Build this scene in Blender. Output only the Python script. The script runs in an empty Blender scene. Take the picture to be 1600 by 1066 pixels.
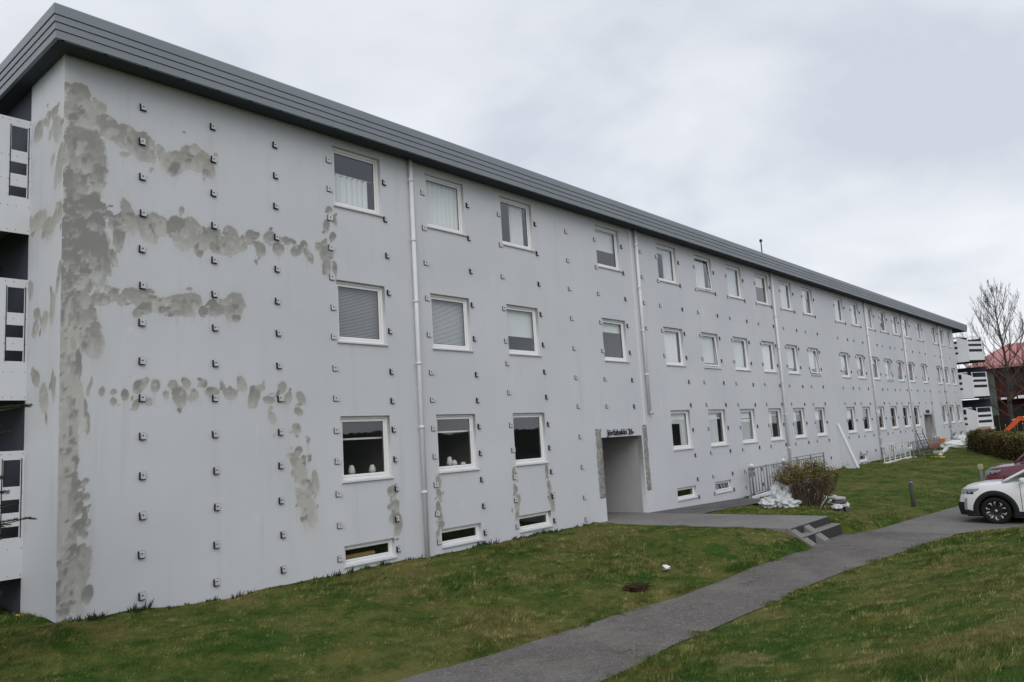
import bpy, math, random
import numpy as np
from mathutils import Vector, Matrix, noise as mnoise
random.seed(7); rng = np.random.default_rng(7)
R = math.radians
S = bpy.context.scene
COL = S.collection

# ---------------------------------------------------------------- camera
cd = bpy.data.cameras.new('camera'); cam = bpy.data.objects.new('camera', cd); COL.objects.link(cam)
cd.sensor_width = 36.0; cd.lens = 1196.33 / 1600 * 36.0; cd.clip_start = .1; cd.clip_end = 3000
yaw, pitch, roll = 0.8604, 0.13023, -0.06069
fw = Vector((math.sin(yaw) * math.cos(pitch), math.cos(yaw) * math.cos(pitch), math.sin(pitch)))
rt = Vector((math.cos(yaw), -math.sin(yaw), 0)); up = rt.cross(fw)
r2 = math.cos(roll) * rt + math.sin(roll) * up; u2 = -math.sin(roll) * rt + math.cos(roll) * up
m = Matrix((r2, u2, -fw)).transposed().to_4x4(); m.translation = Vector((-4.126, -12.357, 2.098))
cam.matrix_world = m; S.camera = cam

# ---------------------------------------------------------------- sky, sun, exposure
W = bpy.data.worlds.new('World'); S.world = W; W.use_nodes = True
nt = W.node_tree; nt.nodes.clear()
SUN_EL, SUN_AZ = R(36), R(230)          # azimuth clockwise from +y
def wn(t, **k):
    n = nt.nodes.new(t)
    for a, b in k.items(): setattr(n, a, b)
    return n
sky = wn('ShaderNodeTexSky', sky_type='NISHITA'); sky.sun_disc = False; sky.sun_elevation = SUN_EL; sky.sun_rotation = SUN_AZ
sky.air_density = 1.2; sky.dust_density = 2.5
tc = wn('ShaderNodeTexCoord'); sep = wn('ShaderNodeSeparateXYZ'); nt.links.new(tc.outputs['Generated'], sep.inputs[0])
zc = wn('ShaderNodeMath', operation='MAXIMUM'); nt.links.new(sep.outputs['Z'], zc.inputs[0]); zc.inputs[1].default_value = 0.0
za = wn('ShaderNodeMath', operation='ADD'); nt.links.new(zc.outputs[0], za.inputs[0]); za.inputs[1].default_value = 0.28
dv = wn('ShaderNodeVectorMath', operation='DIVIDE'); cmb = wn('ShaderNodeCombineXYZ')
nt.links.new(tc.outputs['Generated'], dv.inputs[0])
for i in range(3): nt.links.new(za.outputs[0], cmb.inputs[i])
nt.links.new(cmb.outputs[0], dv.inputs[1])
def cloud(scale, det, dist, off):
    mp = wn('ShaderNodeMapping'); mp.inputs['Location'].default_value = off; nt.links.new(dv.outputs[0], mp.inputs[0])
    n = wn('ShaderNodeTexNoise'); n.inputs['Scale'].default_value = scale; n.inputs['Detail'].default_value = det
    n.inputs['Roughness'].default_value = .5; n.inputs['Distortion'].default_value = dist
    nt.links.new(mp.outputs[0], n.inputs['Vector']); return n
c1 = cloud(1.1, 4, .4, (3.1, 1.7, 0)); c2 = cloud(2.6, 5, .3, (0.4, 5.2, 2))
mx = wn('ShaderNodeMix', data_type='FLOAT'); mx.inputs[0].default_value = .3
nt.links.new(c1.outputs['Fac'], mx.inputs[2]); nt.links.new(c2.outputs['Fac'], mx.inputs[3])
cr = wn('ShaderNodeValToRGB'); e = cr.color_ramp.elements
e[0].position = .41; e[0].color = (6.8, 7.2, 8.05, 1)
e[1].position = .595; e[1].color = (9.6, 9.8, 10.3, 1)
k = cr.color_ramp.elements.new(.5); k.color = (8.4, 8.7, 9.3, 1)
nt.links.new(mx.outputs[0], cr.inputs[0])
mix = wn('ShaderNodeMix', data_type='RGBA'); mix.inputs[0].default_value = .9
nt.links.new(sky.outputs[0], mix.inputs[6]); nt.links.new(cr.outputs[0], mix.inputs[7])
bg = wn('ShaderNodeBackground'); bg.inputs['Strength'].default_value = .1
wo = wn('ShaderNodeOutputWorld'); nt.links.new(mix.outputs[2], bg.inputs[0]); nt.links.new(bg.outputs[0], wo.inputs[0])

sl = bpy.data.lights.new('sun', 'SUN'); sl.energy = 1.05; sl.angle = R(40); sl.color = (1, .96, .9)
so = bpy.data.objects.new('sun', sl); COL.objects.link(so)
sd = Vector((math.sin(SUN_AZ) * math.cos(SUN_EL), math.cos(SUN_AZ) * math.cos(SUN_EL), math.sin(SUN_EL)))
so.rotation_euler = sd.to_track_quat('Z', 'Y').to_euler()
S.view_settings.view_transform = 'Standard'; S.view_settings.look = 'None'
S.view_settings.exposure = 0; S.view_settings.gamma = 1; S.view_settings.use_curve_mapping = False
S.render.engine = 'CYCLES'
S.cycles.max_bounces = 8; S.cycles.diffuse_bounces = 3; S.cycles.transparent_max_bounces = 12; S.cycles.glossy_bounces = 4
S.cycles.caustics_reflective = False; S.cycles.caustics_refractive = False
S.cycles.use_denoising = True

# ---------------------------------------------------------------- helpers
class MB:
    """collects shapes for one mesh"""
    def __init__(s): s.v = []; s.f = []; s.m = []; s.sm = []
    def add(s, vs, fs, mi=0, smooth=False):
        o = len(s.v); s.v += [tuple(p) for p in vs]
        for f in fs: s.f.append([o + i for i in f]); s.m.append(mi); s.sm.append(smooth)
    def box(s, x0, x1, y0, y1, z0, z1, mi=0, M=None):
        vs = [(x0, y0, z0), (x1, y0, z0), (x1, y1, z0), (x0, y1, z0), (x0, y0, z1), (x1, y0, z1), (x1, y1, z1), (x0, y1, z1)]
        if M is not None: vs = [M @ Vector(p) for p in vs]
        s.add(vs, [(0, 3, 2, 1), (4, 5, 6, 7), (0, 1, 5, 4), (1, 2, 6, 5), (2, 3, 7, 6), (3, 0, 4, 7)], mi)
    def bbox(s, x0, x1, y0, y1, z0, z1, b=.01, mi=0, M=None):
        """box with chamfered vertical+top edges"""
        b = min(b, (x1 - x0) * .4, (y1 - y0) * .4, (z1 - z0) * .4)
        def ring(d, z): return [(x0 + d + b, y0 + d, z), (x1 - d - b, y0 + d, z), (x1 - d, y0 + d + b, z), (x1 - d, y1 - d - b, z), (x1 - d - b, y1 - d, z), (x0 + d + b, y1 - d, z), (x0 + d, y1 - d - b, z), (x0 + d, y0 + d + b, z)]
        vs = ring(b * .5, z0) + ring(0, z0 + b) + ring(0, z1 - b) + ring(b * .8, z1)
        if M is not None: vs = [M @ Vector(p) for p in vs]
        fs = [tuple(range(7, -1, -1)), tuple(range(24, 32))]
        for k in range(3):
            for i in range(8): j = (i + 1) % 8; fs.append((k * 8 + i, k * 8 + j, k * 8 + 8 + j, k * 8 + 8 + i))
        s.add(vs, fs, mi)
    def quad(s, a, b, c, d, mi=0): s.add([a, b, c, d], [(0, 1, 2, 3)], mi)
    def tube(s, pts, rad, n=6, mi=0, smooth=True, cap=True):
        pts = [Vector(p) for p in pts]; k = len(pts)
        if not hasattr(rad, '__len__'): rad = [rad] * k
        vs = []
        for i, p in enumerate(pts):
            d = (pts[min(i + 1, k - 1)] - pts[max(i - 1, 0)]).normalized()
            a = Vector((0, 0, 1)) if abs(d.z) < .9 else Vector((1, 0, 0))
            u = d.cross(a).normalized(); w = d.cross(u)
            for j in range(n):
                t = 2 * math.pi * j / n; vs.append(p + rad[i] * (math.cos(t) * u + math.sin(t) * w))
        fs = [(i * n + j, i * n + (j + 1) % n, (i + 1) * n + (j + 1) % n, (i + 1) * n + j) for i in range(k - 1) for j in range(n)]
        if cap: fs += [tuple(range(n - 1, -1, -1)), tuple(range((k - 1) * n, k * n))]
        s.add(vs, fs, mi, smooth)
    def lathe(s, prof, n=24, M=None, mi=0, smooth=True):
        vs = []; k = len(prof)
        for j in range(n):
            t = 2 * math.pi * j / n
            for r, z in prof: vs.append(Vector((r * math.cos(t), r * math.sin(t), z)))
        if M is not None: vs = [M @ p for p in vs]
        fs = [(j * k + i, ((j + 1) % n) * k + i, ((j + 1) % n) * k + i + 1, j * k + i + 1) for j in range(n) for i in range(k - 1)]
        s.add(vs, fs, mi, smooth)
    def prism(s, poly, h, M=None, mi=0):
        """polygon (x,y) extruded by h along z"""
        n = len(poly); vs = [Vector((x, y, 0)) for x, y in poly] + [Vector((x, y, h)) for x, y in poly]
        if M is not None: vs = [M @ p for p in vs]
        s.add(vs, [tuple(range(n - 1, -1, -1)), tuple(range(n, 2 * n))] + [(i, (i + 1) % n, n + (i + 1) % n, n + i) for i in range(n)], mi)
    def build(s, name, mats, parent=None, loc=None):
        me = bpy.data.meshes.new(name); me.from_pydata(s.v, [], s.f)
        mats = mats if isinstance(mats, (list, tuple)) else [mats]
        for q in mats: me.materials.append(q)
        me.polygons.foreach_set('material_index', s.m); me.polygons.foreach_set('use_smooth', s.sm); me.update()
        return link(name, me, parent, loc)
def link(name, me, parent=None, loc=None):
    o = bpy.data.objects.new(name, me); COL.objects.link(o)
    if parent is not None: o.parent = parent
    if loc is not None: o.location = loc
    return o
def tag(o, label=None, cat=None, group=None, kind=None):
    if label: o['label'] = label
    if cat: o['category'] = cat
    if group: o['group'] = group
    if kind: o['kind'] = kind
    return o
def thing(name, label, cat, loc=(0, 0, 0), rz=0, group=None):
    o = link(name, None); o.location = loc; o.rotation_euler = (0, 0, rz); o.empty_display_size = .2
    return tag(o, label, cat, group)
def copy_tree(o, parent=None):
    c = o.copy(); COL.objects.link(c)
    if parent is not None: c.parent = parent
    for ch in list(o.children): copy_tree(ch, c)
    return c
def np_mesh(name, V, F, mat, attrs=None, smooth=False, mats=None):
    """V (n,3), F (m,k) numpy -> object"""
    me = bpy.data.meshes.new(name); n, mf, kk = len(V), len(F), F.shape[1]
    me.vertices.add(n); me.vertices.foreach_set('co', np.ascontiguousarray(V, dtype=np.float32).ravel())
    me.loops.add(mf * kk); me.loops.foreach_set('vertex_index', np.ascontiguousarray(F, dtype=np.int32).ravel())
    me.polygons.add(mf); me.polygons.foreach_set('loop_start', np.arange(0, mf * kk, kk, dtype=np.int32))
    me.polygons.foreach_set('loop_total', np.full(mf, kk, dtype=np.int32))
    if smooth: me.polygons.foreach_set('use_smooth', np.ones(mf, dtype=bool))
    for q in (mats or [mat]): me.materials.append(q)
    for an, av in (attrs or {}).items():
        a = me.attributes.new(an, 'FLOAT', 'POINT'); a.data.foreach_set('value', np.ascontiguousarray(av, dtype=np.float32))
    me.update(calc_edges=True); me.validate()
    return link(name, me)

# ---------------------------------------------------------------- materials
class NT:
    def __init__(s, name):
        s.mat = bpy.data.materials.new(name); s.mat.use_nodes = True; s.t = s.mat.node_tree; s.t.nodes.clear()
        s.out = s.n('ShaderNodeOutputMaterial'); s.geo = s.n('ShaderNodeNewGeometry')
    def n(s, t, **k):
        x = s.t.nodes.new(t)
        for a, b in k.items(): setattr(x, a, b)
        return x
    def l(s, a, b): s.t.links.new(a, b)
    def pos(s): return s.geo.outputs['Position']
    def objc(s): return s.n('ShaderNodeTexCoord').outputs['Object']
    def scale(s, vec, sc, loc=(0, 0, 0)):
        q = s.n('ShaderNodeMapping'); q.inputs['Scale'].default_value = sc; q.inputs['Location'].default_value = loc; s.l(vec, q.inputs[0]); return q.outputs[0]
    def noise(s, vec, sc, det=4, rough=.55, dist=0):
        q = s.n('ShaderNodeTexNoise'); q.inputs['Scale'].default_value = sc; q.inputs['Detail'].default_value = det
        q.inputs['Roughness'].default_value = rough; q.inputs['Distortion'].default_value = dist; s.l(vec, q.inputs['Vector']); return q.outputs['Fac']
    def ramp(s, f, a, b, ca=(0, 0, 0, 1), cb=(1, 1, 1, 1)):
        q = s.n('ShaderNodeValToRGB'); q.color_ramp.elements[0].position = a; q.color_ramp.elements[1].position = b
        q.color_ramp.elements[0].color = ca; q.color_ramp.elements[1].color = cb; s.l(f, q.inputs[0]); return q.outputs[0]
    def sm(s, f, a, b):
        q = s.n('ShaderNodeMapRange', interpolation_type='SMOOTHSTEP'); q.inputs[1].default_value = a; q.inputs[2].default_value = b; s.l(f, q.inputs[0]); return q.outputs[0]
    def math(s, op, a, b=None):
        q = s.n('ShaderNodeMath', operation=op)
        for i, x in enumerate((a, b)):
            if x is None: continue
            if isinstance(x, (int, float)): q.inputs[i].default_value = x
            else: s.l(x, q.inputs[i])
        return q.outputs[0]
    def mix(s, f, a, b):
        q = s.n('ShaderNodeMix', data_type='RGBA')
        for i, x in ((0, f), (6, a), (7, b)):
            if isinstance(x, (int, float)): q.inputs[i].default_value = x
            elif isinstance(x, tuple): q.inputs[i].default_value = (*x[:3], 1)
            else: s.l(x, q.inputs[i])
        return q.outputs[2]
    def attr(s, name): return s.n('ShaderNodeAttribute', attribute_name=name).outputs['Fac']
    def bsdf(s, color, rough=.8, spec=.3, metal=0, bump=None, bstr=.3, bdist=.01, coat=0, trans=0):
        p = s.n('ShaderNodeBsdfPrincipled')
        if isinstance(color, tuple): p.inputs['Base Color'].default_value = (*color[:3], 1)
        else: s.l(color, p.inputs['Base Color'])
        if isinstance(rough, (int, float)): p.inputs['Roughness'].default_value = rough
        else: s.l(rough, p.inputs['Roughness'])
        p.inputs['Specular IOR Level'].default_value = spec; p.inputs['Metallic'].default_value = metal
        p.inputs['Coat Weight'].default_value = coat; p.inputs['Coat Roughness'].default_value = .05
        if bump is not None:
            b = s.n('ShaderNodeBump'); b.inputs['Strength'].default_value = bstr; b.inputs['Distance'].default_value = bdist
            s.l(bump, b.inputs['Height']); s.l(b.outputs[0], p.inputs['Normal'])
        s.l(p.outputs[0], s.out.inputs[0]); s.p = p
        return s.mat
def plain(name, col, rough=.7, spec=.3, metal=0, var=.12, nsc=6.0, coat=0, bump=.0):
    t = NT(name); f = t.noise(t.objc(), nsc, 5)
    c = t.mix(f, tuple(x * (1 - var) for x in col), tuple(min(1, x * (1 + var)) for x in col))
    return t.bsdf(c, rough, spec, metal, t.noise(t.objc(), nsc * 12, 3) if bump else None, bump, .005, coat)

def make_wall_mat(name):
    t = NT(name); P = t.pos()
    big = t.noise(P, .35, 4); mid = t.noise(P, 2.2, 6, .6)
    base = t.mix(t.ramp(big, .3, .7), (.56, .58, .622), (.622, .638, .673))
    base = t.mix(t.math('MULTIPLY', t.ramp(mid, .45, .75), .25), base, (.60, .60, .60))
    st = t.noise(t.scale(P, (3.5, 3.5, .22)), 1.0, 6, .65)                      # rain streaks
    base = t.mix(t.math('MULTIPLY', t.sm(st, .52, .78), .50), base, (.50, .505, .52))
    wh = t.noise(t.scale(P, (2.0, 2.0, .9), (7, 3, 2)), 1.0, 6, .7, .6)
    base = t.mix(t.math('MULTIPLY', t.sm(wh, .62, .72), .30), base, (.76, .77, .79))
    # repair patches: coverage and tone fields stored on the mesh
    cov, tone = t.attr('patch'), t.attr('tone')
    n1 = t.noise(P, 5.5, 8, .66, .7); n2 = t.noise(t.scale(P, (10, 10, 2.0)), 1.0, 6, .65, .3); n3 = t.noise(P, 20, 7, .72, 1.5); n4 = t.noise(t.scale(P, (14, 14, .7)), 1.0, 4, .6)
    d = t.math('ADD', cov, t.math('MULTIPLY', t.math('SUBTRACT', n1, .5), .55))
    d = t.math('ADD', d, t.math('MULTIPLY', t.math('SUBTRACT', n3, .5), .50))
    fade = t.attr('fade')                                                        # dabs thin out towards their lower edge
    op = t.math('ADD', t.math('SUBTRACT', 1.0, t.math('MULTIPLY', fade, .62)), t.math('MULTIPLY', t.math('SUBTRACT', n2, .5), .8))
    mask = t.math('MULTIPLY', t.sm(d, -.02, .16), t.sm(op, .0, .72))
    scr = t.sm(t.math('ADD', n3, t.math('MULTIPLY', n1, .5)), .90, 1.02)          # bare scrapes of old paint
    mask = t.math('MULTIPLY', mask, t.math('SUBTRACT', 1.0, t.math('MULTIPLY', scr, .6)))
    soft = t.math('MULTIPLY', t.sm(d, -.70, .15), .34)
    drip = t.math('MULTIPLY', t.sm(t.math('ADD', t.attr('drip'), t.math('MULTIPLY', t.math('SUBTRACT', n4, .5), 2.6)), .50, .95), .40)
    tn = t.math('ADD', tone, t.math('MULTIPLY', t.math('SUBTRACT', n1, .5), .55))
    tn = t.math('ADD', tn, t.math('MULTIPLY', t.math('SUBTRACT', n3, .5), .35))
    pc = t.mix(t.sm(tn, .15, 1.0), (.475, .464, .432), (.245, .242, .232))
    base = t.mix(drip, base, (.46, .455, .44))
    base = t.mix(soft, base, (.53, .525, .50)); base = t.mix(t.math('MULTIPLY', mask, .94), base, pc)
    h = t.math('ADD', t.noise(P, 55, 4, .6), t.math('MULTIPLY', mid, 1.5))
    return t.bsdf(base, .85, .2, 0, h, .25, .008)
M = {}
M['wall'] = make_wall_mat('painted_render')
M['wallplain'] = plain('plain_render', (.60, .62, .655), .85, .2, 0, .06, .7, 0, .2)
M['panel'] = plain('white_panel', (.70, .72, .76), .5, .3, 0, .06, 1.5)
M['fascia'] = plain('grey_sheet_metal', (.235, .262, .295), .5, .4, .0, .10, .8)
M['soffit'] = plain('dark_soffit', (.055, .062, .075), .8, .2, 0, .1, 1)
M['frame'] = plain('white_window_paint', (.82, .825, .83), .45, .4, 0, .05, 3)
M['gasket'] = plain('black_gasket', (.015, .016, .018), .6)
M['sill'] = plain('painted_sill', (.64, .65, .665), .6, .3, 0, .10, 6)
M['pipe'] = plain('painted_pipe', (.68, .695, .72), .5, .4, 0, .08, 4)
M['steel'] = plain('galvanised_steel', (.62, .63, .65), .5, .5, .15, .12, 30)
M['pad'] = plain('black_thermal_pad', (.018, .02, .026), .7)
M['padmid'] = plain('faded_thermal_pad', (.055, .058, .066), .7)
M['padgrey'] = plain('grey_thermal_pad', (.10, .105, .115), .7)
M['inner'] = plain('interior_plaster', (.30, .29, .28), .9, .1)
M['loggia'] = plain('loggia_shade_blue_grey', (.045, .053, .070), .8)  # deep shade behind the balconies put into the wall colour
M['curtain'] = plain('white_curtain', (.84, .86, .88), .9, .1, 0, .06, 3)
M['blind'] = plain('roller_blind', (.80, .83, .84), .85, .1, 0, .03, 2)
M['slat'] = plain('venetian_slat', (.38, .39, .40), .6, .3, 0, .1, 4)
M['slatlight'] = plain('light_venetian_slat', (.70, .72, .73), .6, .3, 0, .1, 4)
M['ornament'] = plain('white_ceramic', (.75, .75, .73), .4)
M['wood'] = plain('pale_wood', (.42, .28, .13), .7, .2, 0, .2, 8)
M['pink'] = plain('pink_fabric', (.50, .15, .17), .9, .1, 0, .1, 5)
M['black'] = plain('black_metal', (.02, .021, .023), .5, .4)
M['rail'] = plain('railing_paint', (.23, .24, .26), .5, .4, .2, .15, 10)
M['railwhite'] = plain('white_railing_paint', (.62, .63, .64), .5, .4, 0, .1, 10)
def schlick(t, r0):
    dt = t.n('ShaderNodeVectorMath', operation='DOT_PRODUCT'); t.l(t.geo.outputs['Incoming'], dt.inputs[0]); t.l(t.geo.outputs['Normal'], dt.inputs[1])
    c = t.math('SUBTRACT', 1.0, t.math('ABSOLUTE', dt.outputs['Value'])); return t.math('ADD', r0, t.math('MULTIPLY', t.math('POWER', c, 4.0), 1 - r0))
t = NT('window_glass')
g = t.n('ShaderNodeBsdfGlossy'); g.inputs['Roughness'].default_value = .02; g.inputs['Color'].default_value = (.93, .96, 1, 1)
tr = t.n('ShaderNodeBsdfTransparent'); tr.inputs['Color'].default_value = (.93, .95, .94, 1)
frs = schlick(t, .115)
wv = t.n('ShaderNodeBump'); wv.inputs['Strength'].default_value = .02; wv.inputs['Distance'].default_value = .05
t.l(t.noise(t.pos(), 2.0, 2), wv.inputs['Height']); t.l(wv.outputs[0], g.inputs['Normal'])
ms = t.n('ShaderNodeMixShader'); t.l(frs, ms.inputs[0]); t.l(tr.outputs[0], ms.inputs[1]); t.l(g.outputs[0], ms.inputs[2])
t.l(ms.outputs[0], t.out.inputs[0]); M['glass'] = t.mat
# rough hacked concrete
t = NT('hacked_concrete'); P_ = t.pos(); n_ = t.noise(P_, 16, 8, .7, .5)
c_ = t.mix(t.ramp(n_, .35, .65), (.15, .148, .142), (.44, .43, .41)); M['hack'] = t.bsdf(c_, .95, .1, 0, n_, .9, .03)
# asphalt, paving
def asphalt(name, lo, hi, spk=.9):
    t = NT(name); P = t.pos(); b = t.noise(P, .5, 5, .6); f = t.noise(P, 42, 3, .7); c = t.mix(t.ramp(b, .3, .7), lo, hi)
    c = t.mix(t.math('MULTIPLY', t.sm(f, .53, .66), spk * .8), c, (.31, .30, .285))
    c = t.mix(t.math('MULTIPLY', t.sm(f, .42, .30), .6), c, tuple(x * .45 for x in lo))
    v = t.n('ShaderNodeTexVoronoi', feature='DISTANCE_TO_EDGE'); v.inputs['Scale'].default_value = .45
    w = t.n('ShaderNodeVectorMath', operation='ADD'); nz = t.n('ShaderNodeTexNoise'); nz.inputs['Scale'].default_value = 1.5; nz.inputs['Detail'].default_value = 5
    t.l(P, nz.inputs['Vector']); t.l(P, w.inputs[0]); t.l(nz.outputs['Color'], w.inputs[1]); t.l(w.outputs[0], v.inputs['Vector'])
    gate = t.sm(t.noise(P, .3, 2), .52, .6)
    crack = t.math('MULTIPLY', t.math('MULTIPLY', t.sm(v.outputs['Distance'], .008, .002), gate), .6)
    c = t.mix(crack, c, tuple(x * .35 for x in lo)); du = t.noise(P, 1.1, 5, .65, .5); c = t.mix(t.math('MULTIPLY', t.sm(du, .48, .68), .4), c, (.22, .205, .185)); c = t.mix(t.math('MULTIPLY', t.sm(du, .42, .28), .45), c, tuple(x * .6 for x in lo))
    grit = t.noise(P, 7, 8, .75); c = t.mix(t.math('MULTIPLY', t.sm(grit, .52, .70), .35), c, (.27, .255, .235)); c = t.mix(t.math('MULTIPLY', t.sm(grit, .46, .32), .4), c, tuple(x * .55 for x in lo))
    return t.bsdf(c, .9, .25, 0, f, .6, .01)
M['path'] = asphalt('worn_asphalt', (.086, .079, .074), (.140, .130, .121))
M['parking'] = asphalt('parking_asphalt', (.125, .119, .113), (.19, .182, .173))
M['paving'] = asphalt('concrete_paving', (.17, .162, .156), (.25, .24, .23), .5)
M['concrete'] = plain('cast_concrete', (.20, .193, .185), .9, .2, 0, .25, 5, 0, .4)
M['riser'] = plain('dark_riser_concrete', (.052, .05, .05), .85, .2, 0, .3, 6, 0, .4)  # riser faces darker than the treads
def grasscol(t, P, rnd=None):
    a = t.noise(P, .55, 6, .62, .4); b = t.noise(P, 1.7, 6, .68); c = t.noise(P, 7, 5, .7)
    col = t.mix(t.ramp(b, .38, .60), (.032, .074, .009), (.106, .124, .030))
    col = t.mix(t.math('MULTIPLY', t.sm(a, .48, .64), .65), col, (.165, .142, .052))
    col = t.mix(t.math('MULTIPLY', t.sm(a, .47, .37), .7), col, (.026, .078, .009))
    col = t.mix(t.math('MULTIPLY', t.sm(c, .56, .72), .55), col, (.165, .135, .055))
    col = t.mix(t.math('MULTIPLY', t.sm(c, .44, .30), .5), col, (.020, .033, .006))
    s_ = t.math('ADD', t.noise(P, 1.0, 3, .6), t.math('MULTIPLY', t.math('SUBTRACT', c, .5), .35)); col = t.mix(t.math('MULTIPLY', t.sm(s_, .62, .76), .5), col, (.23, .185, .09))
    if rnd is not None:
        tf = t.attr('tuft')
        col = t.mix(t.math('MULTIPLY', t.sm(tf, .72, .98), .55), col, (.23, .185, .085)); col = t.mix(t.math('MULTIPLY', t.sm(tf, .30, .05), .6), col, (.022, .058, .008))
        col = t.mix(t.math('MULTIPLY', t.sm(rnd, .86, .98), .55), col, (.24, .195, .09))
        q = t.n('ShaderNodeHueSaturation'); q.inputs['Value'].default_value = 1; t.l(col, q.inputs['Color'])
        t.l(t.math('ADD', t.math('ADD', t.math('MULTIPLY', rnd, .6), t.math('MULTIPLY', tf, 1.15)), .32), q.inputs['Value']); col = q.outputs[0]
    return col
t = NT('lawn_soil'); P_ = t.pos(); n_ = t.noise(P_, 25, 6, .7)
M['lawn'] = t.bsdf(grasscol(t, P_), .95, .1, 0, n_, .8, .04)
t = NT('grass_blade'); cc = grasscol(t, t.pos(), t.attr('rnd')); M['blade'] = t.bsdf(cc, .75, .2)
t = NT('weed_leaf'); cc = t.mix(t.attr('rnd'), (.018, .036, .010), (.05, .085, .02)); M['weed'] = t.bsdf(cc, .6, .3)
# ---------------------------------------------------------------- terrain
XW = [-60, -3, 0, 2, 9, 13, 16, 23, 31, 40, 54, 60, 90]; ZW = [-.35, -.12, -.05, -.17, -.2, -.24, -.26, -.42, -.1, -.02, .33, .38, .5]
def sms(a, b, x): t = np.clip((x - a) / (b - a), 0, 1); return t * t * (3 - 2 * t)
def f_zw(x): return np.interp(x, XW, ZW)
def f_zp(x): return np.interp(x, [-40, 0, 4, 12, 16, 20, 30, 40, 90], [-.5, -.55, -.6, -.62, -.69, -.765, -.74, -.6, -.3])
def f_yl(x): return np.interp(x, [-40, 2, 4.5, 7.5, 10.3, 14, 16.5, 20, 24.4, 40, 90], [-4.4, -5.12, -5.36, -5.68, -5.68, -5.78, -5.98, -6.2, -6.75, -9, -14])
def f_yr(x): return np.interp(x, [-40, 3, 6, 10, 12.5, 16, 90], [-6.8, -7.12, -7.12, -7.28, -7.55, -7.9, -7.9])
def lawn_edge(y): return np.where(y > -9.1, 16.3 + (-7.9 - y) * 1.9, 18.6)
def ter(x, y):
    x = np.asarray(x, float); y = np.asarray(y, float)
    a, b, zw, zp = f_yl(x), f_yr(x), f_zw(x), f_zp(x)
    ex = 1.3 + 13 * sms(10.5, 13.2, x) * (1 - sms(16.5, 20, x))
    tt = np.clip(y / a, 0, 1); z = zw + (zp - zw) * tt ** ex
    u = np.clip((b - y) / 6.0, 0, 1)
    z = np.where(y < b, zp + (.45 - zp) * (1 - sms(15.5, 19, x)) * (u * u * (3 - 2 * u) * .5 + .5 * u), z)
    return z
def terz(x, y): return float(ter(x, y))
def paved(x, y, mgn=0.0):
    """>0 where something paved covers the ground"""
    a, b = f_yl(x), f_yr(x)
    path = (x < 16.6) & (x > -40) & (y < a - mgn) & (y > b + mgn)
    park = (x >= 16.6) & (y < a - mgn) & ((x > lawn_edge(y) + mgn) | (y > -7.9)) & (x < 60)
    slab = (x > 13.25 + mgn) & (x < 15.95 - mgn) & (y < .2) & (y > -6.2)
    side = (x >= 15.9) & (x < 22.4 - mgn) & (y < .2) & (y > -1.75 + .03 * (x - 16) + mgn)
    return path | park | slab | side
def bump2(x, y):
    """shallow unevenness of the turf"""
    return .035 * (np.sin(x * 1.9 + 1.3 * np.sin(y * 1.1)) * np.sin(y * 2.3 + .7 * np.sin(x * .8))) + .02 * np.sin(x * 4.1 + y * 3.3) * np.sin(y * 5.2 - x * 1.7)
def cuts(segs):
    o = []
    for a, b, st in segs: o += list(np.arange(a, b - 1e-6, st))
    return np.array(o + [segs[-1][1]])
gx = cuts([(-900, -100, 100), (-100, -20, 10), (-20, -4, 1), (-4, 26, .14), (26, 64, .5), (64, 120, 4), (120, 1600, 100)])
gy = cuts([(-900, -100, 100), (-100, -30, 10), (-30, -14, 1), (-14, 1, .14), (1, 20, 1), (20, 120, 10), (120, 900, 100)])
X, Y = np.meshgrid(gx, gy, indexing='ij'); Z = ter(X, Y)
lawnz = np.where(paved(X, Y, .25), Z - .03, np.where(paved(X, Y, -.3), Z - .012, Z + bump2(X, Y)))
lawnz = lawnz + (3.0 + 1.1 * np.sin(X * .21) * np.sin(X * .083 + 1) + .8 * np.sin(X * .77)) * sms(-30, -46, Y) * sms(-40, 0, X + 20)   # unseen bank, added to darken the ground-floor window reflections
lawnz = np.where((X > 13.5) & (X < 16.15) & (Y > -6.2) & (Y < -5.3), f_zp(X) - .03, lawnz)
inside = (X > .1) & (X < 61) & (Y > .1) & (Y < 11.5); lawnz = np.where(inside, lawnz - 2.4, lawnz)
def gridfaces(nx, ny):
    i, j = np.meshgrid(np.arange(nx - 1), np.arange(ny - 1), indexing='ij'); a = (i * ny + j).ravel()
    return np.stack([a, a + ny, a + ny + 1, a + 1], 1)
lo = np_mesh('lawn', np.stack([X.ravel(), Y.ravel(), lawnz.ravel()], 1), gridfaces(len(gx), len(gy)), M['lawn'], smooth=True, mats=[M['lawn'], plain('dark_reflection_bank', (.030, .031, .030), .95, .1, 0, .6, .25)]); lo['kind'] = 'structure'
cy_ = ((Y[:-1, :-1] + Y[1:, 1:]) / 2).ravel(); lo.data.polygons.foreach_set('material_index', (cy_ < -32).astype(np.int32))  # added bank coloured dark for how it reflects in the panes
def strip(name, xs, ya, yb, n, mat, off):
    V = []
    for x in xs:
        for k in range(n + 1): y = ya(x) + (yb(x) - ya(x)) * k / n; V.append((x, y, terz(x, y) + off))
    o = np_mesh(name, np.array(V), gridfaces(len(xs), n + 1)[:, ::-1], mat, smooth=True); o['kind'] = 'structure'; return o
def wob(x): return .03 * math.sin(x * 1.3) + .02 * math.sin(x * 3.1 + 1)
strip('path', np.arange(-14, 16.9, .15), lambda x: float(f_yl(x)) + wob(x), lambda x: float(f_yr(x)) + wob(x + 40), 8, M['path'], .0)
pv = [(16.55, -5.95)]; mb = MB()
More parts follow.
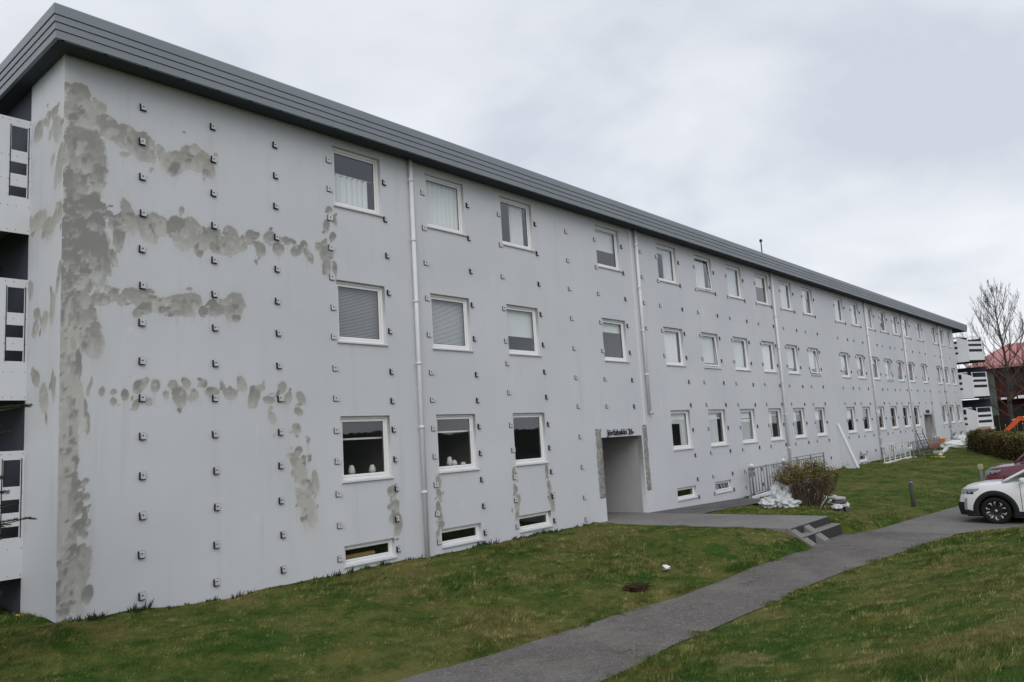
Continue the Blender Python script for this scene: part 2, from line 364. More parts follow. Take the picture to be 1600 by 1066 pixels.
rows = [(float(y), float(max(16.55, lawn_edge(np.array(y)))) if y < -7.85 else 16.6) for y in [-7.9, -8.2, -8.5, -8.8, -9.1, -10, -12, -16, -24, -40]]
xs = list(np.arange(16.6, 34, .4)) + list(np.arange(34, 61, 3))
V = []; ycol = 24
for x in xs:
    top = float(f_yl(x)) + wob(x) * .5
    lo_y = -7.9 if x < 16.9 else (-7.9 - (x - 16.3) / 1.9 if x < 18.6 else -40)
    for k in range(ycol + 1):
        tt = (k / ycol) ** (1 if lo_y > -20 else 2.2); y = top + (lo_y - top) * tt; V.append((x, y, terz(x, y) + .004))
np_mesh('parking_lot', np.array(V), gridfaces(len(xs), ycol + 1)[:, ::-1], M['parking'], smooth=True)['kind'] = 'structure'
V = [(x, y, terz(x, -5.95) + .002) for x in (13.3, 14.2, 15.1, 16.1) for y in (-6.1, -5.25)]
np_mesh('step_landing', np.array(V), gridfaces(4, 2), M['path'])['kind'] = 'structure'
# side path along the wall, then the entrance paving slab
V = []; xs = list(np.arange(15.9, 22.5, .3))
for x in xs:
    for y in (.02, -.6, -1.2, -1.75 + .03 * (x - 16)): V.append((x, y, float(np.interp(x, [15.9, 23], [-.245, -.43])) + .003))
np_mesh('side_path', np.array(V), gridfaces(len(xs), 4)[:, ::-1], asphalt('patched_asphalt', (.085, .083, .086), (.12, .118, .12), .4))['kind'] = 'structure'
mb = MB()
nb = 5
for k in range(nb):                                          # five cast bays with joints
    y1 = .0 - k * 1.06; y0 = y1 - 1.045
    mb.bbox(13.35, 15.88, y0, y1, -.62, -.236 + .002 * (k % 2), .012)
mb.box(13.83, 15.95, .01, 4, -.5, -.238)
mb.build('entrance_paving', M['paving'])['kind'] = 'structure'

# ---------------------------------------------------------------- apartment building
L_ = 61.4
bld = thing('apartment_building', 'long white rendered three storey apartment block with patched walls and rows of metal wall brackets', 'apartment building')
COLS = [4.98, 7.53, 10.10, 14.29, 17.81, 20.42, 22.95, 25.55, 28.1, 30.65, 34.95, 37.45, 40.0, 42.5, 45.05, 47.5, 50.7, 54.8, 57.1, 59.35]
WID = [1.235, 1.24, 1.24, 1.25, 1.27] + [1.28] * 15
ROWS = {3: (7.06, 8.31), 2: (4.27, 5.51), 1: (1.535, 2.785)}
wins = []
for c in range(20):
    for r in (3, 2, 1):
        if r == 1 and c in (3, 16): continue
        wins.append((c, r, COLS[c], ROWS[r][0], WID[c], ROWS[r][1] - ROWS[r][0]))
for c, x, z in ((0, 4.98, -.05), (1, 7.53, -.05), (2, 10.1, -.05), (4, 17.81, -.05), (5, 20.42, -.06), (8, 28.2, -.13), (10, 36.1, .06), (13, 45.0, .28), (18, 57.1, .5), (19, 59.35, .52)):
    wins.append((c, 0, x, z, 1.24, .36))
HOLES = [(x, x + w, z, z + h) for _, _, x, z, w, h in wins] + [(13.83, 15.95, -.9, 2.05), (49.8, 51.75, -.9, 2.22)]
def hole_at(x, z, H):
    for a, b, c, d in H:
        if a < x < b and c < z < d: return True
    return False
def grid_wall(us, vs, H, to3, depth, mi=0):
    """plate with holes; hole sides reach back by depth. returns V,F"""
    us = np.unique(np.round(us, 4)); vs = np.unique(np.round(vs, 4)); nu, nv = len(us), len(vs)
    V = [to3(u, v, 0) for u in us for v in vs]; uv = [(u, v) for u in us for v in vs]; F = []
    uc, vc = (us[1:] + us[:-1]) / 2, (vs[1:] + vs[:-1]) / 2
    msk = np.ones((nu - 1, nv - 1), bool)
    for a, b, c, d in H: msk[np.ix_((uc > a) & (uc < b), (vc > c) & (vc < d))] = False
    I, J = np.nonzero(msk); a = I * nv + J
    F = np.stack([a, a + nv, a + nv + 1, a + 1], 1).tolist()
    for a, b, c, d in H:
        o = len(V); P = [(a, c), (b, c), (b, d), (a, d)]
        for q in P: V.append(to3(q[0], q[1], 0)); uv.append(q)
        for q in P: V.append(to3(q[0], q[1], depth)); uv.append(q)
        for k in range(4): n = (k + 1) % 4; F.append([o + n, o + k, o + 4 + k, o + 4 + n])
    return np.array(V), np.array(F), np.array(uv)
FB=[(0.2,7.91,0.184,0.179,0.55),(0.24,7.75,0.204,0.147,0.55),(0.13,7.58,0.164,0.156,0.55),(0.28,7.58,0.149,0.168,0.7),(0.48,7.75,0.095,0.15,0.3),(0.41,7.54,0.151,0.148,0.3),(0.67,7.5,0.175,0.194,0.55),(0.9,7.41,0.181,0.196,0.55),(1.06,7.34,0.184,0.198,0.55),(1.21,7.3,0.146,0.221,0.55),(1.35,7.17,0.063,0.156,0.3),(1.51,7.24,0.086,0.158,0.55),(1.57,7.16,0.108,0.158,0.3),(1.74,7.15,0.177,0.205,0.6),(1.94,7.37,0.125,0.139,0.55),(1.95,7.25,0.159,0.162,0.55),(2.18,7.31,0.21,0.187,0.55),(2.33,7.19,0.119,0.165,0.55),(0.31,7.04,0.148,0.271,0.75),(0.29,6.8,0.185,0.249,0.75),(0.39,6.67,0.168,0.249,0.7),(0.17,6.85,0.109,0.206,0.55),(0.02,6.79,0.071,0.143,0.3),(0.3,6.53,0.147,0.206,0.7),(0.44,6.52,0.094,0.166,0.55),(0.08,6.04,0.08,0.07,0.9),(0.27,5.97,0.219,0.122,0.9),(0.5,5.92,0.113,0.124,0.85),(0.66,6.04,0.077,0.063,0.9),(0.91,6.04,0.119,0.074,0.8),(0.79,5.91,0.136,0.105,0.55),(0.4,5.92,0.13,0.164,0.9),(0.24,5.76,0.091,0.162,0.9),(0.11,5.64,0.071,0.06,0.8),(0.99,5.89,0.14,0.096,0.3),(1.21,6.01,0.123,0.151,0.55),(1.31,5.89,0.166,0.195,0.55),(1.49,6.08,0.085,0.088,0.7),(1.57,5.97,0.15,0.132,0.3),(1.79,5.99,0.198,0.223,0.7),(1.9,5.84,0.178,0.179,0.55),(2.05,6.08,0.136,0.159,0.55),(2.17,5.89,0.23,0.205,0.55),(2.39,5.95,0.141,0.184,0.55),(0.02,5.39,0.061,0.158,0.9),(0.19,5.32,0.161,0.219,0.9),(0.33,5.28,0.146,0.241,0.85),(0.43,5.16,0.111,0.182,0.55),(0.01,4.92,0.061,0.235,0.9),(0.05,4.65,0.07,0.253,0.9),(0.16,4.98,0.089,0.257,0.9),(0.28,5.1,0.126,0.2,0.9),(0.27,4.72,0.108,0.237,0.55),(0.14,4.6,0.088,0.254,0.7),(0.73,5.36,0.067,0.134,0.55),(0.59,4.71,0.075,0.081,0.3),(0.75,4.79,0.077,0.082,0.7),(0.88,4.68,0.078,0.082,0.55),(1.03,4.8,0.159,0.094,0.55),(1.18,4.73,0.182,0.147,0.55),(1.26,4.6,0.102,0.105,0.8),(1.13,4.51,0.09,0.083,0.8),(1.39,4.75,0.072,0.064,0.9),(1.53,4.65,0.168,0.15,0.3),(1.69,4.76,0.086,0.065,0.9),(1.56,4.56,0.084,0.053,0.9),(1.77,4.71,0.195,0.152,0.55),(1.99,4.79,0.2,0.132,0.55),(1.89,4.62,0.176,0.109,0.55),(2.21,4.62,0.091,0.089,0.7),(2.38,4.78,0.093,0.056,0.9),(2.46,4.67,0.153,0.113,0.7),(2.78,4.77,0.183,0.253,0.55),(2.78,4.73,0.073,0.069,0.8),(0,4.25,0.052,0.067,0.9),(0.03,4.03,0.061,0.058,0.9),(0.28,4.17,0.054,0.059,0.9),(0.41,4.17,0.055,0.069,0.7),(0.12,4.06,0.052,0.058,0.8),(0,3.88,0.052,0.048,0.8),(0.33,3.92,0.045,0.049,0.8),(0.01,3.74,0.06,0.038,0.9),(0.2,3.85,0.044,0.048,0.8),(0.01,3.61,0.069,0.047,0.9),(0.19,3.62,0.044,0.048,0.8),(0.01,3.44,0.068,0.076,0.9),(0.01,3.23,0.051,0.038,0.9),(0.17,3.06,0.061,0.066,0.8),(0.05,3.1,0.103,0.094,0.55),(0.2,2.88,0.061,0.076,0.8),(0.11,2.67,0.06,0.075,0.8),(0.05,2.91,0.086,0.188,0.3),(0.02,4,0.086,0.479,0.3),(0.03,3.34,0.069,0.378,0.3),(0.21,4.11,0.106,0.292,0.2),(0.59,3.23,0.046,0.068,0.7),(0.76,3.23,0.047,0.049,0.8),(0.76,3.08,0.056,0.059,0.7),(0.93,3.19,0.058,0.09,0.8),(1.12,3.32,0.069,0.101,0.7),(1.23,3.37,0.05,0.102,0.55),(1.4,3.33,0.072,0.103,0.7),(1.1,3.03,0.059,0.091,0.55),(1.3,3.08,0.06,0.061,0.55),(1.57,3.19,0.052,0.073,0.55),(1.69,3.35,0.074,0.084,0.55),(1.8,3.16,0.118,0.158,0.55),(1.91,3.39,0.076,0.085,0.6),(2.06,3.2,0.077,0.107,0.3),(2.2,3.39,0.079,0.065,0.6),(2.36,3.24,0.126,0.087,0.55),(2.55,3.34,0.047,0.099,0.55),(2.69,3.22,0.131,0.1,0.6),(2.91,3.39,0.085,0.135,0.55),(3.14,3.15,0.112,0.159,0.6),(3.29,3.33,0.076,0.058,0.6),(3.43,3.11,0.116,0.069,0.6),(3.71,3.34,0.093,0.106,0.6),(3.83,3.14,0.081,0.118,0.55),(4.1,3.15,0.097,0.12,0.6),(4.04,2.89,0.096,0.071,0.55),(3.99,2.57,0.095,0.106,0.55),(3.49,2.79,0.078,0.138,0.25),(4.03,2.18,0.082,0.07,0.8),(3.96,1.95,0.108,0.186,0.55),(4.24,2.35,0.042,0.059,0.7),(4.26,2.02,0.042,0.071,0.7),(4.12,1.98,0.055,0.094,0.7),(4.11,1.59,0.096,0.105,0.7),(4.26,1.45,0.111,0.117,0.6),(4.06,1.26,0.081,0.069,0.7),(4.25,1.14,0.097,0.116,0.75),(4.15,0.96,0.109,0.103,0.9),(4.15,1.21,0.191,0.416,0.3),(4.09,1.75,0.123,0.256,0.25),(2.54,5.85,0.072,0.163,0.7),(2.74,6.06,0.135,0.165,0.65),(2.69,5.84,0.171,0.164,0.55),(2.91,5.89,0.15,0.107,0.55),(3.13,6.12,0.103,0.096,0.75),(3.11,6.01,0.077,0.072,0.55),(3.31,5.89,0.104,0.133,0.7),(3.51,6.14,0.12,0.123,0.7),(3.69,5.95,0.122,0.124,0.6),(3.87,6.13,0.097,0.075,0.7),(4.08,5.97,0.113,0.101,0.7),(4.25,6.09,0.087,0.102,0.8),(4.42,5.88,0.044,0.103,0.6),(4.32,5.95,0.087,0.102,0.3),(4.86,6.93,0.077,0.067,0.75),(4.98,6.74,0.062,0.107,0.75),(4.79,6.59,0.077,0.132,0.7),(4.93,6.39,0.078,0.093,0.8),(4.74,6.01,0.136,0.209,0.7),(4.59,6.13,0.075,0.091,0.6),(4.88,6.07,0.046,0.119,0.7),(4.96,5.75,0.062,0.118,0.7),(4.77,5.73,0.091,0.156,0.6),(4.73,6.23,0.061,0.066,0.6),(6.25,1.27,0.118,0.09,0.55),(6.26,0.95,0.118,0.128,0.55),(6.3,0.66,0.135,0.204,0.7),(6.32,0.45,0.101,0.102,0.55),(6.19,1.21,0.101,0.128,0.55),(7.51,1.34,0.076,0.123,0.7),(7.51,1.07,0.076,0.122,0.7),(7.47,0.8,0.075,0.121,0.7),(7.51,0.58,0.075,0.121,0.75),(7.54,0.41,0.094,0.081,0.7),(7.42,0.22,0.056,0.107,0.55),(10.01,1.33,0.059,0.152,0.8),(10.02,0.95,0.059,0.151,0.8),(10.09,0.64,0.094,0.181,0.6),(10.04,0.34,0.07,0.12,0.8),(11.28,1.32,0.065,0.144,0.8),(11.34,0.91,0.078,0.143,0.8),(11.39,0.62,0.104,0.143,0.7),(11.44,0.42,0.078,0.142,0.6),(0.19,2.48,0.043,0.056,0.9),(0.09,2.34,0.068,0.074,0.8),(0.22,2.19,0.061,0.075,0.9),(0.11,2.01,0.077,0.055,0.9),(0.28,1.86,0.061,0.056,0.9),(0.37,1.9,0.053,0.047,0.7),(0.28,1.69,0.061,0.065,0.8),(0.39,1.68,0.053,0.056,0.7),(0.29,1.52,0.061,0.102,0.9),(0.39,1.49,0.044,0.046,0.7),(0.15,1.37,0.051,0.036,0.7),(0.31,1.26,0.078,0.129,0.9),(0.39,1.28,0.061,0.074,0.7),(0.14,1.12,0.068,0.063,0.7),(0.36,1.14,0.052,0.074,0.7),(0.22,0.88,0.111,0.1,0.9),(0.03,0.83,0.058,0.089,0.8),(0.32,0.86,0.061,0.073,0.9),(0.12,0.64,0.076,0.107,0.9),(0.27,0.63,0.086,0.072,0.7),(0.06,0.42,0.075,0.098,0.9),(0.22,0.24,0.093,0.116,0.8),(0.09,0.1,0.083,0.088,0.9),(0.02,2.4,0.068,0.462,0.3),(0.04,1.48,0.076,0.544,0.3),(0.1,1.66,0.119,0.549,0.2),(0.19,0.52,0.119,0.448,0.35)]
GB=[(1.12,7.59,0.213,0.157,0.6),(0.69,7.67,0.145,0.11,0.6),(0.38,7.67,0.14,0.097,0.6),(0.26,7.36,0.22,0.213,0.5),(0.15,6.76,0.162,0.312,0.5),(1.04,6.06,0.355,0.15,0.5),(0.57,5.84,0.281,0.167,0.5),(1.33,6.07,0.183,0.109,0.4),(1.33,5.01,0.121,0.128,0.5),(1.01,4.54,0.145,0.103,0.6),(1.08,4.3,0.146,0.124,0.6),(0.66,4.39,0.139,0.141,0.5),(0.34,4.54,0.108,0.239,0.5),(1,3.53,0.172,0.121,0.6),(0.65,3.2,0.192,0.215,0.5),(0.1,4.99,0.079,0.238,0.6),(0.26,3.36,0.079,0.231,0.5),(0.14,5.99,0.161,0.163,0.5)]
def field(uv, blobs):
    n = len(uv); cov = np.full(n, -1.0); tone = np.full(n, .4); fade = np.zeros(n); drip = np.full(n, -1.0); rr = random.Random(5)
    for x, z, rx, rz, t in blobs:
        near_ = np.nonzero((np.abs(uv[:, 0] - x) < rx * 2.4) & (uv[:, 1] - z < rz * 2.4) & (z - uv[:, 1] < rz * 2.6 + .5))[0]
        if not len(near_): continue
        u, w = uv[near_, 0], uv[near_, 1]; ang = rr.uniform(-.35, .35)
        du = ((u - x) + ang * (w - z)) / (rx * 1.10); dz0 = (w - z) / rz
        dz = np.where(dz0 < 0, dz0 / 1.30, dz0 / 1.08); d = 1 - np.sqrt(du * du + dz * dz)
        s_ = d if t > .33 else d * .55 - .04                       # thin smears stay faint
        cov[near_] = np.maximum(cov[near_], s_)
        top = d > .0; idx_ = near_[top]; tt = t + rr.uniform(-.10, .12)
        tone[idx_] = tt + .10 * np.clip(dz0[top], -.9, .9); fade[idx_] = np.clip(.42 - .6 * dz0[top], 0, 1)   # later dabs lie over earlier ones
        L = rz * 1.2 + .45; dd = z - w
        q = (1 - np.abs(u - x) / rx) * np.where((dd > 0) & (dd < L), 1 - dd / L, 0); drip[near_] = np.maximum(drip[near_], np.where(dd > 0, q, -1))
    return cov, tone, drip, fade
br_ = random.Random(17)
def crumbs(B, k):
    o = list(B)
    for x, z, rx, rz, t in B:
        for _ in range(k): o.append((x + br_.gauss(0, rx * .9), z + br_.gauss(0, rz * .9), rx * br_.uniform(.15, .5), rz * br_.uniform(.15, .5), min(1, max(.36, t + br_.uniform(-.35, .45)))))
    return o
FB = [(.32, 6.95, .30, .6, .6), (.28, 6.3, .26, .5, .72), (.34, 5.5, .34, .55, .8), (.2, 4.75, .2, .6, .72), (.32, 4.3, .22, .5, .6), (.14, 3.4, .14, .6, .34), (.13, 2.4, .13, .7, .36), (.12, 1.2, .14, .7, .4), (.22, .5, .2, .45, .5)] + FB
FB = crumbs(FB, 3); GB = crumbs(GB, 3)
us = np.concatenate([np.arange(0, 13, .04), np.arange(13, L_, 1.0), [L_]] + [[a, b] for a, b, _, _ in HOLES])
vs = np.concatenate([np.arange(-.9, 8.56, .04), [8.56]] + [[c, d] for _, _, c, d in HOLES])
V, F, uv = grid_wall(us, vs, HOLES, lambda u, v, d: (u, d, v), .16)
near = uv[:, 0] < 13.2; cov = np.full(len(uv), -1.0); tone = np.full(len(uv), .4)
drip = np.full(len(uv), -1.0); fade = np.zeros(len(uv)); cov[near], tone[near], drip[near], fade[near] = field(uv[near], FB)
wall = np_mesh('wall', V, F, M['wall'], {'patch': cov, 'tone': tone, 'drip': drip, 'fade': fade}); wall.parent = bld
# near gable return, far gable, back wall
V, F, uv = grid_wall(np.arange(0, 1.53, .05), vs[:0].tolist() + list(np.arange(-.9, 8.56, .05)) + [8.56], [], lambda u, v, d: (0, u, v), 0)
cov, tone, drip, fade = field(uv, GB); g = np_mesh('gable_return', V, F[:, ::-1], M['wall'], {'patch': cov, 'tone': tone, 'drip': drip, 'fade': fade}); g.parent = bld
mb = MB(); mb.quad((L_, 0, -.9), (L_, 11, -.9), (L_, 11, 8.56), (L_, 0, 8.56)); mb.quad((0, 11, -.9), (0, 11, 8.56), (L_, 11, 8.56), (L_, 11, -.9))
mb.build('rear_wall', M['wallplain'], bld)
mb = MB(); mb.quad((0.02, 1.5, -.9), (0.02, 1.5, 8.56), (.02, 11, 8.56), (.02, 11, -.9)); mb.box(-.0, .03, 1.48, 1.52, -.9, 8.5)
mb.build('loggia_wall', M['loggia'], bld)  # gable wall behind the balconies, shade painted into its colour
# expansion joints and conduit
for x in (33.2, 49.0): mb = MB(); mb.box(x, x + .025, -.012, .004, -.3, 8.49); mb.build('joint_cover', M['sill'], bld)
# interior: floors, back wall and partitions seen through the glass
mb = MB()
for z in (-1.9, .62, 3.35, 6.1, 8.57):
    for a, b_ in ([(.2, 13.3), (16.5, 49.2), (52.5, L_ - .2)] if z < 1 else [(.2, L_ - .2)]): mb.box(a, b_, .2, 5, z, z + .16)
mb.box(.2, L_ - .2, 5, 5.2, -2, 8.7)
for k in range(21):
    x = .25 if k == 0 else (L_ - .3 if k == 20 else (COLS[k - 1] + WID[k - 1] + COLS[k]) / 2)
    if k == 4: x = 16.4
    if k == 3: x = 13.3
    if 15 < k < 19: x = {16: 49.2, 17: 52.6, 18: 56.4}[k]
    mb.box(x, x + .1, .18, 4.8, -1.8, 8.6)
mb.build('interior_room', M['inner'], bld)

# roof, soffit, fascia
XO, YO, XF = .265, .437, 64.4; ZB = 8.487
mb = MB(); mb.box(-XO + .03, XF - .03, -YO + .03, 11.4, ZB + .43, ZB + .47); mb.build('roof', plain('roof_felt', (.06, .06, .065), .9), bld)
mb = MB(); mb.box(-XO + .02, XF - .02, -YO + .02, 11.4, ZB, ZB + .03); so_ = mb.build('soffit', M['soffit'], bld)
def fasc(zt, zb, dt, db):
    prof = [(dt, zt), (dt + .006, zt - .02), (db + .018, zb + .018), (db + .018, zb), (db - .035, zb), (dt - .05, zt)]
    pr = [(d, ZB + z) for d, z in prof]; n = len(pr)
    for side in (0, 1, 2):
        mb = MB()
        if side == 0: A = [(-XO - d, -YO - d, z) for d, z in pr]; B = [(XF + d, -YO - d, z) for d, z in pr]
        if side == 1: A = [(-XO - d, 11.4, z) for d, z in pr]; B = [(-XO - d, -YO - d, z) for d, z in pr]
        if side == 2: A = [(XF + d, -YO - d, z) for d, z in pr]; B = [(XF + d, 11.4, z) for d, z in pr]
        mb.add(A + B, [(i, (i + 1) % n, n + (i + 1) % n, n + i) for i in range(n)] + [tuple(range(n)), tuple(range(2 * n - 1, n - 1, -1))])
        mb.build('fascia_board', M['fascia'], bld)
fasc(.515, .345, .052, .040); fasc(.340, .232, .040, .028); fasc(.227, .117, .028, .014); fasc(.112, -.012, .014, .0)
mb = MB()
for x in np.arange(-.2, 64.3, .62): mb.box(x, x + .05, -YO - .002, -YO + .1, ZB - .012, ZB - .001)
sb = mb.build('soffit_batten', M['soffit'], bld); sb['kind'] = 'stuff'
mb = MB(); mb.tube([(38.95, 5, 8.9), (39.0, 5, 12.9)], .035, 8); mb.lathe([(0, .16), (.08, .12), (.09, 0), (0, 0)], 10, Matrix.Translation((39.0, 5, 12.85)))
mb.build('roof_vent_pipe', M['black'], bld)
mb = MB(); mb.box(38.2, 39.8, 4.2, 5.8, 8.9, 9.5); mb.build('roof_upstand', M['fascia'], bld)

# ---- windows
def ring(mb, x0, x1, z0, z1, w, y0, y1, mi=0):
    mb.bbox(x0, x0 + w, y0, y1, z0, z1, .006, mi); mb.bbox(x1 - w, x1, y0, y1, z0, z1, .006, mi)
    mb.bbox(x0 + w, x1 - w, y0, y1, z1 - w, z1, .006, mi); mb.bbox(x0 + w, x1 - w, y0, y1, z0, z0 + w, .006, mi)
meshes = {}
def window(c, r, x, z, w, h, opened=0, cover=None):
    s = .075; fwid = .055 if r else .045; swid = .05 if r else .04
    key = (round(w, 3), round(h, 3))
    if key not in meshes:
        mb = MB(); ring(mb, 0, w, 0, h, fwid, s, s + .08); a = mb
        mb = MB(); ring(mb, fwid + .004, w - fwid - .004, fwid + .004, h - fwid - .004, swid, s + .012, s + .06)
        i0 = fwid + swid
        ring(mb, i0 - .001, w - i0 + .001, i0 - .001, h - i0 + .001, .012, s + .024, s + .045, 1); b = mb
        mb = MB(); mb.quad((i0, s + .035, i0), (w - i0, s + .035, i0), (w - i0, s + .035, h - i0), (i0, s + .035, h - i0)); g = mb
        oa = a.build('window', M['frame']); ob = b.build('sash', [M['frame'], M['gasket']]); og = g.build('pane', M['glass'])
        mb = MB(); P = [(-.06, .02), (-.055, .0), (.0, -.045), (.006, -.06), (.006, -.005)]
        P = [(-.042, -.010), (-.042, -.035), (.0, -.05), (.08, -.05), (.08, .018)]
        mb.add([(-.02, y, zz) for y, zz in P] + [(w + .02, y, zz) for y, zz in P], [(i, (i + 1) % 5, 5 + (i + 1) % 5, 5 + i) for i in range(5)] + [(0, 1, 2, 3, 4), (9, 8, 7, 6, 5)][::1])
        osl = mb.build('sill', M['sill'])
        meshes[key] = (oa, ob, og, osl); first = True
    else: first = False
    tpl = meshes[key]
    q = [o if first else o.copy() for o in tpl]
    if not first:
        for o in q: COL.objects.link(o)
    q[0].parent = bld; q[0].location = (x, 0, z)
    for o in q[1:]: o.parent = q[0]
    for o in (q[1], q[2]):
        if opened:
            o.location = (0, 0, 0); hz = h - fwid; Mx = Matrix.Translation((0, s + .03, hz)) @ Matrix.Rotation(-R(opened), 4, 'X') @ Matrix.Translation((0, -s - .03, -hz)); o.matrix_local = Mx
        else: o.matrix_local = Matrix()
    i0 = fwid + swid; y = s + .13
    def cur(x0, x1, z0, z1, mat, name, waves=0, amp=.02):
        mb = MB(); n = max(2, int(waves * 6)); vs = []
        for k in range(n + 1):
            t = k / n; xx = x0 + (x1 - x0) * t; yy = y + amp * math.sin(t * waves * 2 * math.pi + .6 * math.sin(t * 9)) if waves else y
            vs += [(xx, yy, z0), (xx, yy, z1)]
        mb.add(vs, [(2 * k, 2 * k + 2, 2 * k + 3, 2 * k + 1) for k in range(n)], 0, True); mb.build(name, mat, q[0])
    for cv in (cover or []):
        t = cv[0]
        if t == 'cafe':
            cur(.04, w - .2, 0, h * cv[1], M['curtain'], 'curtain', 7, .035); mb = MB(); mb.tube([(.0, y, h * cv[1]), (w, y, h * cv[1])], .012, 6); mb.build('curtain_rod', M['frame'], q[0])
        if t == 'sheer': cur(w * cv[1], w * cv[2], 0, h, M['curtain'], 'curtain', 8, .04)
        if t == 'roller': cur(.03, w - .03, h * (1 - cv[1]), h, M['blind'], 'roller_blind')
        if t == 'ven' or t == 'venl':
            mb = MB(); n = int(h / .03)
            for k in range(n): zz = h - .03 - k * .03; mb.add([(.03, y - .012, zz - .012), (w - .03, y - .012, zz - .012), (w - .03, y + .008, zz + .012), (.03, y + .008, zz + .012)], [(0, 1, 2, 3)])
            mb.build('venetian_blind', M['slat'] if t == 'ven' else M['slatlight'], q[0])['kind'] = 'stuff'
        if t == 'bar': mb = MB(); mb.box(0, w, y, y + .05, h * cv[1], h * cv[1] + .035); mb.build('curtain_rail', M['frame'], q[0])
        if t == 'pink': mb = MB(); mb.bbox(w * .3, w - .03, y + .03, y + .2, 0, h * cv[1], .04); mb.build('pink_cushion', M['pink'], q[0])
        if t == 'vase':
            for k, (fx, hh) in enumerate(cv[1]):
                mb = MB(); mb.lathe([(.0, 0), (.05, 0), (.075, hh * .35), (.06, hh * .7), (.035, hh), (0, hh)], 12, Matrix.Translation((w * fx, y + .08, i0 - .02))); mb.build('ornament', M['ornament'], q[0])
        if t == 'plank': mb = MB(); mb.bbox(.1, w * .75, y + .02, y + .16, i0 - .03, i0 + .06, .02); mb.build('board_pile', M['wood'], q[0])
    return q[0]
COVER = {(0, 3): [('cafe', .60)], (1, 3): [('sheer', .08, .98)], (2, 3): [('sheer', .45, .85)], (3, 3): [('roller', .55)], (4, 3): [('roller', .2), ('sheer', .55, .95)],
         (5, 3): [('sheer', .1, .8)], (6, 3): [('roller', .9)], (7, 3): [('roller', .4)], (8, 3): [('roller', 1)], (9, 3): [('sheer', 0, .7)],
         (0, 2): [('ven',)], (1, 2): [('venl',)], (2, 2): [('roller', .62)], (3, 2): [('roller', .30)], (4, 2): [('sheer', .0, .9)], (5, 2): [('roller', .85)], (6, 2): [('roller', .95)],
         (7, 2): [('roller', .5), ('sheer', .1, .9)], (8, 2): [('roller', .8), ('vase', [(.4, .18), (.7, .12)])], (9, 2): [('roller', .75)],
         (10, 2): [('roller', .7), ('pink', .25)], (11, 2): [('roller', .62), ('pink', .4)], (12, 2): [('roller', .3), ('pink', .62)], (13, 2): [('sheer', 0, .9)], (14, 2): [('venl',)], (15, 2): [('venl',)],
         (0, 1): [('bar', .63), ('vase', [(.36, .2), (.78, .18)])], (1, 1): [('bar', .68), ('vase', [(.5, .22), (.62, .14), (.85, .08)])], (2, 1): [('bar', .9)],
         (4, 1): [('roller', .35), ('sheer', .7, 1)], (5, 1): [('sheer', .1, .75), ('bar', .75)], (6, 1): [('roller', .95), ('bar', .7)], (7, 1): [('sheer', .2, .5), ('bar', .78)], (8, 1): [('bar', .78), ('sheer', .3, .55)], (9, 1): [('sheer', .3, .7)],
         (10, 1): [('roller', .5)], (11, 1): [('bar', .5)], (12, 1): [('bar', .55), ('roller', .3)], (13, 1): [('bar', .5)], (14, 1): [('bar', .5)],
         (0, 0): [('plank',)]}
OPEN = {(5, 3): 4, (9, 2): 7, (13, 2): 9, (5, 0): 9, (5, 2): 3}
rc = random.Random(21)
for c in range(4, 20):
    for r in (3, 2):
        if (c, r) not in COVER: COVER[(c, r)] = [rc.choice([('roller', .9), ('sheer', 0, .9), ('roller', .55), ('sheer', .1, 1)])]
for c, r, x, z, w, h in wins: window(c, r, x, z, w, h, OPEN.get((c, r), 0), COVER.get((c, r)))

# ---- wall brackets: the 300 that show largest are parts, the far ones one joined part
def bracket_mb(kind, mb=None, ox=0, oz=0):
    mb = mb or MB(); pad = 0 if kind == 0 else 2
    mb.bbox(ox - .054, ox + .054, -.016, .002, oz - .060, oz + .060, .005, pad)
    mb.bbox(ox - .043, ox + .050, -.022, -.0162, oz - .049, oz + .056, .003, 1)
    if kind == 0: mb.bbox(ox - .054, ox - .043, -.050, -.0161, oz - .058, oz + .048, .003, 0); mb.box(ox - .043, ox + .030, -.042, -.0161, oz - .058, oz - .049, 0)
    else: mb.bbox(ox + .043, ox + .053, -.050, -.0161, oz - .055, oz + .055, .003, 1); mb.bbox(ox - .053, ox - .047, -.028, -.0161, oz - .055, oz + .055, .002, 2)
    mb.tube([(ox + .005, -.022, oz + .012), (ox + .005, -.030, oz + .012)], .012, 6, 0)
    return mb
BK = []
zA = [8.57 - .605 * k for k in range(15)]
for x in (1.19, 2.41, 3.65): BK += [(x, z, 0) for z in zA]
BK += [(4.875, z, 1) for z in zA if z < 8.2]
zW = [8.62, 7.81, 7.0, 6.18, 5.375, 4.55, 3.705, 3.1, 2.49, 1.88, 1.28, .67, .07]
BK += [(6.31, z, 0) for z in zW] + [(7.425, z, 1) for z in zW[1:]] + [(8.88, z, 0) for z in zW]
BK += [(10.005, z, 1) for z in (7.81, 7.0, 6.19, 5.38, 4.56, 4.02, 3.3, 2.49, 1.88, 1.25, .69, .06)] + [(11.465, z, 0) for z in (8.63, 7.82, 7.0, 6.18, 5.375, 4.56, 3.84, 3.19, 2.48, 1.88, 1.28, .67, .06)]
zJ = [8.64, 7.84, 7.01, 6.2, 5.37, 4.54, 3.72, 2.93, 2.11, 1.3, .5, -.08]
BK += [(12.81, z, 1) for z in zJ] + [(14.2, z, 1) for z in zJ[1:8]] + [(15.66, z, 0) for z in zJ[1:8]] + [(16.73, z, 1) for z in zJ[1:5]]
zF = [7.83, 7.02, 6.2, 5.37, 4.55, 3.73, 2.95, 2.12, 1.3, .5, -.07]
